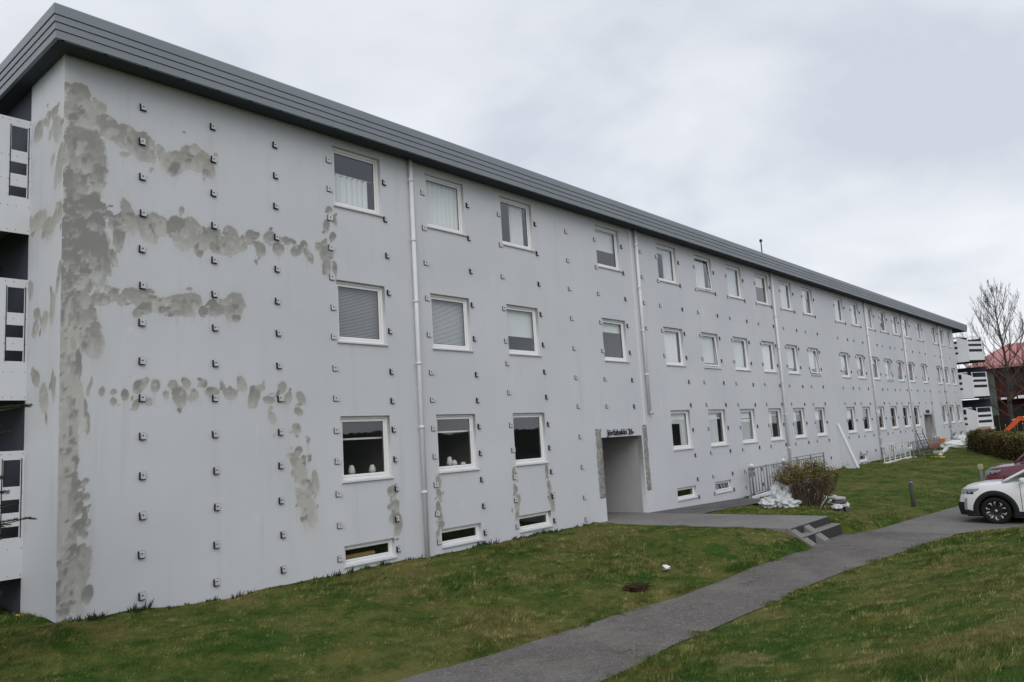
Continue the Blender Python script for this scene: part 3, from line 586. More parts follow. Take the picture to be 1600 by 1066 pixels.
for c in range(4, 20):
    x = COLS[c]; w = WID[c]
    for z in zF:
        if c == 16 and z < 2.5: continue
        if not (c == 4 and z < 3.8): BK.append((x - .09, z, 1))
        if c < 18: BK.append((x + w + .13, z, 0))
bm0 = bracket_mb(0).build('bracket', [M['pad'], M['steel'], M['padgrey']], bld); bm1 = bracket_mb(1).build('bracket', [M['pad'], M['steel'], M['padgrey']], bld)
bm2 = bracket_mb(0).build('bracket', [M['padmid'], M['steel'], M['padgrey']], bld)
BK.sort(key=lambda b: (b[0] + 4.1)); used = {0: bm0, 1: bm1, 2: bm2}; fresh = {0: True, 1: True, 2: True}
far = MB(); n_ = 0
rb = random.Random(3)
for x, z, k in BK:
    if any(a - .05 < x < b + .05 and c - .06 < z < d + .06 for a, b, c, d in HOLES): 
        if not (x < 5): continue
    jx, jz = rb.uniform(-.012, .012), rb.uniform(-.012, .012)
    if k == 0 and x > 12.5: k = 2
    if n_ < 298:
        o = used[k] if fresh[k] else used[k].copy()
        if not fresh[k]: COL.objects.link(o)
        fresh[k] = False; o.parent = bld; o.location = (x + jx, 0, z + jz); o.rotation_euler = (0, rb.uniform(-.06, .06), 0); n_ += 1
    else: bracket_mb(k % 2, far, x + jx, z + jz)
fo = far.build('distant_brackets', [M['padmid'], M['steel'], M['padgrey']], bld); fo['kind'] = 'stuff'

# ---- downpipes
for x, zb, kink in ((7.03, -.22, 0), (16.42, 2.72, 0), (27.1, -.15, 0), (39.67, -.05, 0), (46.9, 0, 0), (56.4, .3, 0)):
    mb = MB(); mb.tube([(x, -.075, 8.52), (x, -.075, zb + .02)], .048, 14); 
    if zb > 1: mb.tube([(x, -.075, zb + .05), (x + .02, -.09, zb), (x + .12, -.1, zb - .02)], .045, 12)
    po = mb.build('downpipe', M['pipe'], bld)
    zz = 8.0
    while zz > max(zb, 0) + .1:
        mb = MB(); mb.tube([(x, -.075, zz - .03), (x, -.075, zz + .03)], .055, 14); mb.box(x - .02, x + .02, -.07, .0, zz - .012, zz + .012); mb.box(x - .085, x - .05, -.085, -.065, zz - .015, zz + .015); mb.build('pipe_clip', M['pipe'], po); zz -= 1.37
mb = MB(); mb.box(16.12, 16.2, -.03, .0, 2.36, 8.5); mb.build('conduit', M['pipe'], bld)
mb = MB(); mb.tube([(52.1, -.03, 8.5), (52.1, -.03, .3)], .02, 6); mb.build('conduit', M['pipe'], bld)

# ---- entrance recess with hacked jambs and lettering
def recess(x0, x1, zt, zf, depth):
    mb = MB(); y0 = .155
    mb.quad((x0, y0, zf - .4), (x0, depth, zf - .4), (x0, depth, zt), (x0, y0, zt)); mb.quad((x1, y0, zt), (x1, depth, zt), (x1, depth, zf - .4), (x1, y0, zf - .4))
    mb.quad((x0, y0, zt), (x0, depth, zt), (x1, depth, zt), (x1, y0, zt)); mb.quad((x0, depth, zf - .4), (x1, depth, zf - .4), (x1, depth, zt), (x0, depth, zt))
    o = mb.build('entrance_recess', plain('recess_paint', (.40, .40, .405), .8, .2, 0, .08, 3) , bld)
    mb = MB(); mb.bbox(x0 + .3, x1 - .35, depth - .06, depth - .01, zf, zt - .12, .01); d = mb.build('entrance_door', plain('brown_door', (.09, .05, .03), .5), bld)
    mb = MB(); mb.tube([(x0 + .45, depth - .1, zf + .95), (x0 + .45, depth - .1, zf + 1.25)], .015, 8); mb.build('handle', M['steel'], d)
recess(13.83, 15.95, 2.05, -.24, 3.6); recess(49.8, 51.75, 2.22, .3, 3.0)
def hacked(x0, x1, z0, z1, seed):
    rr = random.Random(seed); nx, nz = 5, int((z1 - z0) / .07); V = []; F = []
    for i in range(nx + 1):
        for j in range(nz + 1):
            e_ = (i in (0, nx)); x = x0 + (x1 - x0) * i / nx + (rr.uniform(-.022, .022) if e_ else rr.uniform(-.01, .01))
            V.append((x, -.004 if e_ or j in (0, nz) else -.008 - rr.uniform(0, .035), z0 + (z1 - z0) * j / nz + rr.uniform(-.02, .02)))
    o = np_mesh('hacked_patch', np.array(V), gridfaces(nx + 1, nz + 1), M['hack']); o.parent = bld
hacked(13.54, 13.83, .40, 2.30, 1); hacked(16.02, 16.26, .40, 2.34, 2); hacked(49.62, 49.78, .8, 2.35, 4); hacked(51.77, 51.95, .8, 2.4, 5)
tcv = bpy.data.curves.new('lettering', 'FONT'); tcv.body = 'Jörfabakki 26-'; tcv.size = .29; tcv.extrude = .010; tcv.space_character = .98; tcv.offset = .0
to = bpy.data.objects.new('tmp_text', tcv); COL.objects.link(to); dg = bpy.context.evaluated_depsgraph_get(); dg.update()
tm = bpy.data.meshes.new_from_object(to.evaluated_get(dg)); tm.name = 'lettering'; bpy.data.objects.remove(to)
xs_ = [v.co.x for v in tm.vertices]; sc_ = 1.43 / (max(xs_) - min(xs_))
o = link('lettering', tm, bld); o['kind'] = 'stuff'; tm.materials.clear(); tm.materials.append(M['black']); o.matrix_local = Matrix.Translation((14.1, -.03, 2.105)) @ Matrix.Rotation(R(90), 4, 'X') @ Matrix.Diagonal((sc_, .82, 1, 1))
mb = MB(); mb.bbox(50.3, 51.2, -.02, .0, 2.3, 2.5, .01); mb.build('house_number_plate', M['black'], bld)
# buttress fin
mb = MB(); mb.prism([(0, -.4), (-.72, -.4), (-.72, -.12), (-.02, 1.98), (0, 1.98)], .24, Matrix.Translation((33.3, 0, 0)) @ Matrix(((0, 0, 1, 0), (1, 0, 0, 0), (0, 1, 0, 0), (0, 0, 0, 1))))
fin = mb.build('buttress', M['wallplain'], bld)
mb = MB(); mb.prism([(-.725, -.12), (-.75, -.11), (-.035, 2.02), (-.003, 2.02), (-.023, 1.985)], .30, Matrix.Translation((33.27, 0, 0)) @ Matrix(((0, 0, 1, 0), (1, 0, 0, 0), (0, 1, 0, 0), (0, 0, 0, 1)))); mb.build('coping', M['panel'], fin)

# ---- balconies
def plate(mb, u0, u1, v0, v1, H, thick, to3, ch=0):
    us = sorted({u0, u1, *[h[0] for h in H], *[h[1] for h in H]}); vs = sorted({v0, v1, *[h[2] for h in H], *[h[3] for h in H]})
    for i in range(len(us) - 1):
        for j in range(len(vs) - 1):
            if hole_at((us[i] + us[i + 1]) / 2, (vs[j] + vs[j + 1]) / 2, H): continue
            c = [(us[i], vs[j]), (us[i + 1], vs[j]), (us[i + 1], vs[j + 1]), (us[i], vs[j + 1])]
            if ch and i == len(us) - 2 and j == len(vs) - 2: c = [c[0], c[1], (c[1][0], v1 - ch), (c[1][0] - ch, v1), c[3]]
            n = len(c); vs_ = [to3(u, v, 0) for u, v in c] + [to3(u, v, thick) for u, v in c]
            mb.add(vs_, [tuple(range(n)), tuple(range(2 * n - 1, n - 1, -1))] + [((k + 1) % n, k, n + k, n + (k + 1) % n) for k in range(n)])
for z0, z1 in ((5.92, 7.86), (3.21, 5.16), (.47, 2.42)):
    b = link('balcony', None, bld)
    slots = [(-.285, -.045, z1 - .55, z1 - .14), (-.295, -.05, z1 - .95, z1 - .75), (-.305, -.05, z1 - 1.33, z1 - 1.16)]
    mb = MB(); plate(mb, -1.75, .0, z0, z1, slots, .03, lambda u, v, d: (u, 1.45 + d, v))
    for u in (-.02, -.2, -.32, -.42):
        for v in (z0 + .05, z0 + .45, z1 - .05, z1 - .65, z1 - 1.05): mb.box(u - .005, u + .005, 1.445, 1.45, v - .005, v + .005, 1)
    for (a, bb, c, d) in slots:
        for u in (a - .012, bb + .012):
            for v in (c + .03, d - .03): mb.box(u - .004, u + .004, 1.445, 1.45, v - .004, v + .004, 1)
    for u in (-.30, -.035): mb.box(u - .006, u + .006, 1.444, 1.45, z1 - 1.34, z1 - .12, 1)
    mb.build('side_panel', [M['panel'], M['gasket']], b)
    mb = MB(); mb.box(-1.78, -1.745, 1.45, 6, z0, z1); mb.build('front_panel', M['panel'], b)
    mb = MB(); mb.box(-1.74, .0, 1.49, 6, z0 + .25, z0 + .42); mb.build('floor_slab', M['concrete'], b)
    mb = MB(); ring(mb, 0, .9, z0 + .45, z0 + 2.5, .07, 0, .06); d_ = mb.build('balcony_door', M['frame'], b); d_.matrix_local = Matrix.Translation((.0, 3.0, 0)) @ Matrix.Rotation(R(90), 4, 'Z')
    mb = MB(); mb.quad((.07, .03, z0 + .52), (.83, .03, z0 + .52), (.83, .03, z0 + 2.43), (.07, .03, z0 + 2.43)); mb.build('pane', M['glass'], d_)
for z0, z1 in ((5.97, 7.9), (3.24, 5.2), (.75, 2.57)):
    b = link('balcony', None, bld)
    slots = [(-.06, .17, z1 - .52, z1 - .16), (-.04, .17, z1 - .92, z1 - .73), (-.03, .17, z1 - 1.32, z1 - 1.16)]
    mb = MB(); plate(mb, -.10, .84, z0, z1, slots, .04, lambda u, v, d: (61.55 + d, -u, v), .32); mb.build('side_panel', M['panel'], b)
    d = Vector((1.5, -.75, 0)).normalized(); p0 = Vector((61.58, -.85, 0))
    sl2 = [(.08, 1.55, z1 - .42, z1 - .08), (.08, 1.55, z1 - .78, z1 - .6), (.08, 1.55, z1 - 1.2, z1 - 1.0)]
    mb = MB(); plate(mb, .0, 1.65, z0 + .1, z1 - .05, sl2, .04, lambda u, v, dd: tuple(p0 + d * u + Vector((0, 0, v)))[:2] + (v,) if dd == 0 else tuple(p0 + d * u + Vector((d.y, -d.x, 0)) * -dd)[:2] + (v,)); mb.build('front_panel', M['panel'], b)
    mb = MB(); mb.add([(61.6, .1, z0 + .1), (61.6, -.85, z0 + .1), (63.0, -1.55, z0 + .1), (64.3, -1.5, z0 + .1), (64.3, 3, z0 + .1), (61.6, 3, z0 + .1)] + [(61.6, .1, z0 + .26), (61.6, -.85, z0 + .26), (63.0, -1.55, z0 + .26), (64.3, -1.5, z0 + .26), (64.3, 3, z0 + .26), (61.6, 3, z0 + .26)], [(5, 4, 3, 2, 1, 0), (6, 7, 8, 9, 10, 11)] + [(i, (i + 1) % 6, 6 + (i + 1) % 6, 6 + i) for i in range(6)]); mb.build('floor_slab', M['concrete'], b)
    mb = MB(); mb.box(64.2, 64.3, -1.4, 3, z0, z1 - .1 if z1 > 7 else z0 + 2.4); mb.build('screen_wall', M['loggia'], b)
# ---------------------------------------------------------------- entrance steps with a pram ramp
st = thing('entrance_steps', 'low concrete steps with a narrow pram ramp between the entrance paving and the path', 'steps', (0, 0, 0))
def stepmb(y0, y1, z, x0=13.42, x1=15.95):
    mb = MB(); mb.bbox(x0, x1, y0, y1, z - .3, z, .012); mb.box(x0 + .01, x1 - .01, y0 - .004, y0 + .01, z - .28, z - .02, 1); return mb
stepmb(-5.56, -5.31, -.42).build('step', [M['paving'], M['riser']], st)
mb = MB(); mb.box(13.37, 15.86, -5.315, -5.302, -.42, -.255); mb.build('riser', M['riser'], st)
def ramp(x0, x1):
    mb = MB(); P = [(-5.25, -.232), (-5.76, -.60), (-5.76, -.75), (-5.25, -.75)]
    mb.prism(P, x1 - x0, Matrix.Translation((x0, 0, 0)) @ Matrix(((0, 0, 1, 0), (1, 0, 0, 0), (0, 1, 0, 0), (0, 0, 0, 1)))); return mb.build('ramp', M['paving'], st)
ramp(13.32, 13.62); ramp(14.14, 14.46)

# ---------------------------------------------------------------- railings beside the basement stairs
def railing(name, label, x0, x1, y, zb0, zb1, zt0, zt1, mat, gap, wall_z, picket=.008, extra=None):
    t = thing(name, label, 'railing', (x0, y, 0))
    mb = MB(); a = terz(x0, y) - .2; n = 6
    mb.prism([(0, a), (x1 - x0, a), (x1 - x0, zb1 - .05), (0, zb0 - .05)], .16, Matrix.Translation((0, .08, 0)) @ Matrix.Rotation(R(90), 4, 'X')); mb.build('low_wall', M['panel'], t)
    f = lambda x, a, b: a + (b - a) * x / (x1 - x0)
    L = x1 - x0; mb = MB(); mb.tube([(0, 0, zt0), (L, 0, zt1)], .02, 8); mb.build('top_rail', mat, t)
    mb = MB(); mb.tube([(0, 0, zb0 + .06), (L, 0, zb1 + .06)], .014, 6); mb.build('bottom_rail', mat, t)
    if extra: mb = MB(); mb.tube([(extra, 0, f(extra, zt0, zt1) + .12), (L, 0, zt1 + .12)], .016, 8); mb.build('hand_rail', mat, t)
    first = None; x = gap
    while x < L - .01:
        mb = MB(); mb.tube([(x, 0, f(x, zb0, zb1) + .06), (x, 0, f(x, zt0, zt1))], picket, 5); mb.build('picket', mat, t); x += gap
    x = 0
    while x <= L + .01:
        mb = MB(); mb.box(x - .022, x + .022, -.022, .022, f(x, zb0, zb1) - .12, f(x, zt0, zt1) + (.14 if extra and x >= extra else .04)); mb.build('post', mat, t); x += L / 5
    return t
railing('railing', 'thin grey picket railing on a low white wall behind the bare bush', 22.1, 29.7, -.5, -.30, -.02, .64, .69, M['rail'], .25, 0, .016, 4.2)
railing('railing', 'white picket railing with sparse bars before the wall, left of the dense grey railing', 36.6, 41.4, -1.0, .02, .06, .84, .80, M['railwhite'], .40, 0, .02)
railing('railing', 'dense dark grey picket railing along the ramp to the far entrance, behind the ladder', 41.5, 47.6, -1.15, .02, .16, .78, .80, M['rail'], .34, 0, .022)
mb = MB(); P = [(43.2, -2.15, -.13), (47.9, -1.55, .12), (47.9, -1.35, .12), (43.2, -1.95, -.13)]
mb.add([(x, y, z - .2) for x, y, z in P] + [(x, y, z + .1) for x, y, z in P], [(0, 3, 2, 1), (4, 5, 6, 7), (0, 1, 5, 4), (1, 2, 6, 5), (2, 3, 7, 6), (3, 0, 4, 7)])
tag(mb.build('ramp_kerb', M['panel']), 'long white kerb lying along the foot of the grey railing by the far entrance', 'kerb')
# globe lamps behind the railings
lamp0 = None
for i, (x, y, z, lab) in enumerate(((22.75, -.32, .70, 'white globe lamp on a dark post at the near end of the grey railing'), (25.75, -.3, .72, 'white globe lamp on a dark post behind the railing just above the bare bush'),
                               (37.6, -.7, .72, 'white globe lamp on a dark post left behind the white railing'), (39.4, -.7, .76, 'white globe lamp on a dark post behind the middle of the white railing'))):
    if lamp0 is None:
        lamp0 = thing('globe_lamp', lab, 'lamp', (x, y, z), 0, 'globe lamps behind the railings'); t = lamp0
        mb = MB(); mb.lathe([(0, .08), (.045, .07), (.075, .03), (.08, -.01), (.06, -.05), (0, -.06)], 14); mb.build('globe', M['ornament'], t)
        mb = MB(); mb.tube([(0, 0, -1.0), (0, 0, -.08)], .035, 8); mb.lathe([(.05, -.2), (.1, -.09), (.1, -.06), (0, -.06)], 10); mb.build('post', M['rail'], t)
        mb = MB(); mb.bbox(-.16, .16, -.05, .05, -.38, -.22, .02); mb.build('bracket_arm', M['rail'], t)
    else:
        t = copy_tree(lamp0); t.location = (x, y, z); t['label'] = lab
# ladder leaning against the grey railing
t = thing('ladder', 'dark aluminium ladder leaning against the grey railing by the far entrance', 'ladder')
A, B = Vector((41.0, -1.95, -.12)), Vector((42.2, -1.22, 1.32)); s_ = Vector((.05, -.30, .0))
for k in (0, 1): mb = MB(); mb.tube([A + s_ * k, B + s_ * k], .024, 6); mb.build('stile', M['black'], t)
for k in range(1, 9): p = A.lerp(B, k / 9); mb = MB(); mb.tube([p, p + s_], .016, 6); mb.build('rung', M['black'], t)
# barrier block with red and white board at the ladder foot
t = thing('barrier_board', 'small red and white barrier board standing at the foot of the ladder', 'barrier', (41.2, -2.35, terz(41.2, -2.35)), .9)
red = plain('barrier_red', (.42, .04, .03), .5); orange = plain('construction_orange', (.62, .17, .02), .5)
mb = MB(); mb.bbox(-.28, .28, -.03, .03, .22, .36, .01); brd = mb.build('board', M['panel'], t)
for k in range(3): mb = MB(); mb.bbox(-.25 + k * .2, -.15 + k * .2, -.034, -.0305, .225, .355, .002); mb.build('red_stripe', red, brd)
for k in (-1, 1): mb = MB(); mb.bbox(k * .28 - .12, k * .28 + .12, -.14, .14, 0, .07, .02); mb.build('foot', plain('yellow_foot', (.55, .33, .03), .6), t); mb = MB(); mb.tube([(k * .28, 0, .05), (k * .28, 0, .25)], .02, 6); mb.build('upright', M['panel'], t)
# stack of orange formwork panels on pallets
t = thing('panel_stack', 'stack of orange formwork panels standing by the wall at the far railing end', 'panel stack', (47.9, -.95, terz(47.9, -.95)), .1)
for k in range(6): mb = MB(); mb.bbox(-.32, .32, -.42, .42, .02 + k * .095, .10 + k * .095, .01, 0, Matrix.Rotation(.05 * math.sin(k * 3), 4, 'Z')); mb.build('panel', orange if k != 3 else M['wood'], t)
# white wrapped sacks near the hedge
def blob(name, r, seed, mat, amp=.18, fr=2.2, flat=.0, parent=None):
    import bmesh
    bm = bmesh.new(); bmesh.ops.create_icosphere(bm, subdivisions=4, radius=1.0); off = Vector((seed * 3.7, seed * 1.3, seed * .7))
    for v in bm.verts:
        p = v.co.copy(); n1 = mnoise.noise(p * fr + off); n2 = abs(mnoise.noise(p * fr * 2.3 + off * 2)); n3 = abs(mnoise.noise(p * fr * 5 + off))
        q = p * (1 + amp * n1 * 1.4 - amp * 1.1 * n2 - amp * .5 * n3); q = Vector((q.x * r[0], q.y * r[1], q.z * r[2]))
        if q.z < -r[2] * .62: q.z = -r[2] * .62
        v.co = q
    for f in bm.faces: f.smooth = True
    me = bpy.data.meshes.new(name); bm.to_mesh(me); bm.free(); me.materials.append(mat); return link(name, me, parent)
t = NT('crumpled_plastic'); n_ = t.noise(t.objc(), 4, 6, .65, 1.0)
M['plastic'] = t.bsdf(t.mix(t.ramp(n_, .35, .7), (.50, .53, .55), (.78, .80, .82)), .35, .5, 0, t.noise(t.objc(), 9, 5, .6, 1.5), .9, .05)
t = NT('white_sacking'); M['sack'] = t.bsdf(t.mix(t.noise(t.objc(), 3, 4), (.58, .63, .62), (.76, .78, .78)), .7, .2, 0, t.noise(t.objc(), 8, 5), .6, .04)
def gthing(name, label, cat, x, y, r, seed, mat, rz=0, dz=0, group=None, amp=.18, fr=2.2):
    o = blob(name, r, seed, mat, amp, fr); o.location = (x, y, terz(x, y) + r[2] * .6 + dz); o.rotation_euler = (0, 0, rz); return tag(o, label, cat, group)
gthing('sack', 'long white building sack lying left by the far wall corner', 'sack', 48.3, -1.75, (.95, .55, .30), 2, M['sack'], -.5, 0, 'white sacks by the far wall')
gthing('sack', 'plump white building sack lying nearest the end of the hedge', 'sack', 48.9, -2.35, (.75, .6, .40), 5, M['sack'], .3, 0, 'white sacks by the far wall')
gthing('sack', 'white building sack resting on the two lower sacks by the hedge', 'sack', 49.1, -2.1, (.6, .45, .22), 8, M['sack'], .9, .38, 'white sacks by the far wall')
# plastic bags round the bush
gthing('plastic_bag', 'tall crumpled clear plastic bag heaped against the left of the bare bush', 'plastic bag', 18.75, -2.95, (.34, .32, .44), 3, M['plastic'], .4, .05, 'plastic bags by the bush', .34, 2.6)
gthing('plastic_bag', 'flat crumpled plastic bag spreading over the grass at the far left of the heap', 'plastic bag', 18.3, -2.75, (.32, .30, .19), 9, M['plastic'], 1.2, .0, 'plastic bags by the bush', .36, 2.8)
gthing('plastic_bag', 'low crumpled plastic bag lying in front of the bush beside the paving edge', 'plastic bag', 18.3, -3.3, (.28, .36, .19), 12, M['plastic'], .2, .0, 'plastic bags by the bush', .34, 2.8)
gthing('plastic_bag', 'thin white plastic sheet lying on grass to the right behind the bush', 'plastic sheet', 21.9, -3.3, (.75, .4, .16), 15, M['plastic'], .7, .02, None, .3)
gthing('plastic_bag', 'pale plastic bag seen through the bare stems in the middle of the bush', 'plastic bag', 20.5, -3.1, (.6, .5, .38), 21, M['plastic'], .7, .0, 'plastic bags by the bush', .3)
# wrapped paving packs
t = thing('stone_pack', 'small pile of wrapped paving stones in torn plastic right of the bush', 'stone pile', (18.4, -4.72, terz(18.4, -4.72)), .5)
dk = plain('dark_paving_stone', (.09, .085, .08), .9)
rr = random.Random(5)
for k in range(9):
    x, y = (k % 3) * .24 - .24, (k // 3 % 3) * .15 - .15; mb = MB(); mb.bbox(x - .11, x + .11, y - .07, y + .07, 0, rr.uniform(.07, .13), .012, 0, Matrix.Rotation(rr.uniform(-.2, .2), 4, 'Z')); mb.build('paving_stone', dk, t)
for k in range(3):
    mb = MB(); mb.bbox(-.3 + .1 * k, .16 + .1 * k, -.2, .12, .13 + .09 * k, .20 + .09 * k, .02, 0, Matrix.Rotation(.25 * k - .2, 4, 'Z')); mb.build('paving_slab', plain('pale_slab', (.40, .39, .37), .9) if k != 1 else dk, t)
w = blob('plastic_wrap', (.17, .14, .10), 31, M['plastic'], .2, 2, 0, t); w.location = (.35, -.22, .12)
w = blob('plastic_wrap', (.13, .16, .09), 33, M['plastic'], .2, 2, 0, t); w.location = (-.35, .1, .14)

# ---------------------------------------------------------------- posts, litter, soil heap
def post(label, x, y, h, mat, cap):
    t = thing('bollard', label, 'post', (x, y, terz(x, y)))
    mb = MB(); mb.lathe([(.0, -.2), (.058, -.2), (.055, h - .05), (.045, h), (0, h)], 12); mb.build('shaft', mat, t)
    mb = MB(); mb.lathe([(.055, h - .16), (.062, h - .16), (.062, h - .1), (.055, h - .1)], 12); mb.build('collar', cap, t)
post('dark grey wooden post standing alone on the lawn beside the path', 22.5, -5.62, .9, plain('weathered_post', (.10, .097, .094), .9, .2, 0, .3, 9), M['rail'])
t = thing('marker_post', 'short post with a faded yellow marker plate at the lawn edge behind the maroon car', 'post', (30.7, -6.12, terz(30.7, -6.12)))
mb = MB(); mb.bbox(-.03, .03, -.05, .05, -.1, .62, .01); mb.build('shaft', M['rail'], t)
mb = MB(); mb.bbox(-.035, .035, -.09, .09, .50, .70, .01); mb.build('plate', plain('faded_yellow', (.40, .38, .22), .7), t)
mb = MB(); mb.add([(-.05, -.03, .0), (.04, -.05, .015), (.06, .03, .02), (-.02, .05, .045), (0, 0, .05), (-.06, .02, .03)], [(0, 1, 4), (1, 2, 4), (2, 3, 4), (3, 5, 4), (5, 0, 4)])
mb.add([(-.05, -.03, -.01), (.04, -.05, -.01), (.06, .03, -.01), (-.06, .04, -.01)], [(3, 2, 1, 0)])
o = mb.build('paper_scrap', M['ornament']); o.location = (8.93, -4.63, terz(8.93, -4.63) + .07); o.scale = (1.3, 1.3, 1.3); tag(o, 'small crumpled white scrap of paper lying on the near lawn', 'litter')
soil = plain('bare_soil', (.040, .026, .015), .95, .1, 0, .35, 12, 0, .8)
o = blob('soil_patch', (.30, .20, .04), 41, soil, .45, 3.5); o.location = (7.35, -4.93, terz(7.35, -4.93) + .045); tag(o, 'small dark heap of bare soil in the lawn close to the path', 'soil heap')

# ---------------------------------------------------------------- vegetation
def leaf_cloud(pts, size, rnd, flat=.4):
    """two-triangle leaves as numpy arrays"""
    n = len(pts); a = rnd.uniform(0, 2 * np.pi, n); e_ = rnd.uniform(-1, 1, n) * flat * 1.5
    d = np.stack([np.cos(a) * np.cos(e_), np.sin(a) * np.cos(e_), np.sin(e_)], 1); w_ = np.stack([-np.sin(a), np.cos(a), rnd.uniform(-.6, .6, n)], 1)
    s = (size * rnd.uniform(.6, 1.4, n))[:, None]; w_ = w_ / np.linalg.norm(w_, axis=1)[:, None]
    V = np.concatenate([pts, pts + d * s * .5 + w_ * s * .3, pts + d * s, pts + d * s * .5 - w_ * s * .3])
    i = np.arange(n); F = np.stack([i, i + n, i + 2 * n, i + 3 * n], 1); return V, F
def leafmat(name, lo, hi, alt=None):
    t = NT(name); f = t.attr('rnd'); c = t.mix(f, lo, hi)
    if alt: c = t.mix(t.sm(f, .8, .95), c, alt)
    return t.bsdf(c, .7, .25)
bark = plain('bare_bark', (.095, .080, .070), .9, .1, 0, .3, 8); bark2 = plain('grey_brown_twig', (.15, .115, .085), .9, .1, 0, .3, 20)
def shoots(mb, base, n, spread, hh, rnd, r0=.014, branch=3):
    tips = []
    for k in range(n):
        a = rnd.uniform(0, 2 * math.pi); d = spread * math.sqrt(rnd.uniform(.02, 1)); p = Vector(base) + Vector((math.cos(a) * d * .25, math.sin(a) * d * .25, -.1))
        q = Vector(base) + Vector((math.cos(a) * d, math.sin(a) * d * .85, hh * rnd.uniform(.72, 1.05) * (1 - .25 * (d / spread) ** 2)))
        mid = p.lerp(q, .5) + Vector((math.cos(a) * .12, math.sin(a) * .12, -.05)) * rnd.uniform(0, 1.5)
        mb.tube([p, mid, q], [r0, r0 * .7, r0 * .35], 4, 0, True, False); tips.append(q)
        for _ in range(branch):
            t_ = rnd.uniform(.35, .95); s = p.lerp(mid, t_ * 2) if t_ < .5 else mid.lerp(q, t_ * 2 - 1)
            e_ = s + Vector((rnd.uniform(-.22, .22), rnd.uniform(-.22, .22), rnd.uniform(.06, .34))) * (hh / 1.3)
            if e_.z > base[2] + hh: e_.z = base[2] + hh
            mb.tube([s, s.lerp(e_, .5) + Vector((rnd.uniform(-.03, .03), rnd.uniform(-.03, .03), .02)), e_], [r0 * .5, r0 * .4, r0 * .25], 3, 0, True, False); tips.append(e_)
    return tips
def bush(name, label, cat, x, y, spread, hh, n, seed, lm, nleaf, size, top=.55):
    rnd = random.Random(seed); t = thing(name, label, cat, (x, y, terz(x, y))); mb = MB()
    tips = shoots(mb, (0, 0, 0), n, spread, hh, rnd, .013, 6); mb.build('stems', bark2, t)['kind'] = 'stuff'
    r_ = np.random.default_rng(seed); T = np.array([tuple(p) for p in tips if p.z > hh * top]); P = T[r_.integers(0, len(T), nleaf)] + r_.normal(0, .055, (nleaf, 3))
    V, F = leaf_cloud(P, size, r_); o = np_mesh('leaves', V, F, lm, {'rnd': np.tile(r_.uniform(0, 1, nleaf), 4)}); o.parent = t; o['kind'] = 'stuff'
    T = np.array([tuple(p) for p in tips if p.z > hh * .25]); nleaf = int(nleaf * .85); P = T[r_.integers(0, len(T), nleaf)] + r_.normal(0, .07, (nleaf, 3)); V, F = leaf_cloud(P, size * .9, r_)
    o = np_mesh('dry_leaves', V, F, leafmat('dry_leaf', (.07, .045, .028), (.16, .11, .06)), {'rnd': np.tile(r_.uniform(0, 1, nleaf), 4)}); o.parent = t; o['kind'] = 'stuff'; return t
bush('bush', 'rounded bare twiggy bush with yellow green buds among white plastic bags', 'bush', 19.45, -3.5, 1.12, 1.36, 125, 4, leafmat('bush_bud', (.14, .135, .02), (.27, .23, .03), (.14, .085, .04)), 4600, .055, .68)
# hedge
def hedge():
    t = thing('hedge', 'low clipped olive brown hedge running across the lawn before the red house', 'hedge', (0, 0, 0)); r_ = np.random.default_rng(12)
    A, B = np.array([46.6, -3.3]), np.array([36.8, -8.6]); n = 60000; u = r_.uniform(0, 1, n); base = A + (B - A) * u[:, None]; nrm = np.array([-(B - A)[1], (B - A)[0]]); nrm = nrm / np.linalg.norm(nrm)
    zg = ter(base[:, 0], base[:, 1]); hh = 1.16 + .07 * np.sin(u * 23) + .07 * np.sin(u * 61 + 1); v = r_.beta(1.6, 1.0, n); side = r_.uniform(-1, 1, n); side = np.sign(side) * np.abs(side) ** .45
    wdt = .62 * (1 - .35 * v ** 3) * (1 + .12 * np.sin(u * 37)); endt = np.minimum(1, np.minimum(u, 1 - u) * 22) ** .5
    P = np.stack([base[:, 0] + nrm[0] * side * wdt, base[:, 1] + nrm[1] * side * wdt, zg + v * hh * (.55 + .45 * endt)], 1) + r_.normal(0, .04, (n, 3))
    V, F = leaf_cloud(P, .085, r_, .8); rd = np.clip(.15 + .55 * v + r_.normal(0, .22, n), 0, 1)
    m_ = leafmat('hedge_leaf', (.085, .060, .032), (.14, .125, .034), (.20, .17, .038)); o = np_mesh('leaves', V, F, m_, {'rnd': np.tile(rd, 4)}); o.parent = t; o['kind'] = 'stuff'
    mb = MB(); rr = random.Random(2)
    for k in range(700):
        u_ = rr.random(); s_ = rr.uniform(-.5, .5); p = A + (B - A) * u_ + nrm * s_; zz = terz(*p); h_ = rr.uniform(.7, 1.2)
        mb.tube([(p[0], p[1], zz - .1), (p[0] + rr.uniform(-.2, .2), p[1] + rr.uniform(-.2, .2), zz + h_)], [.018, .006], 3, 0, True, False)
    mb.build('stems', bark2, t)['kind'] = 'stuff'
hedge()
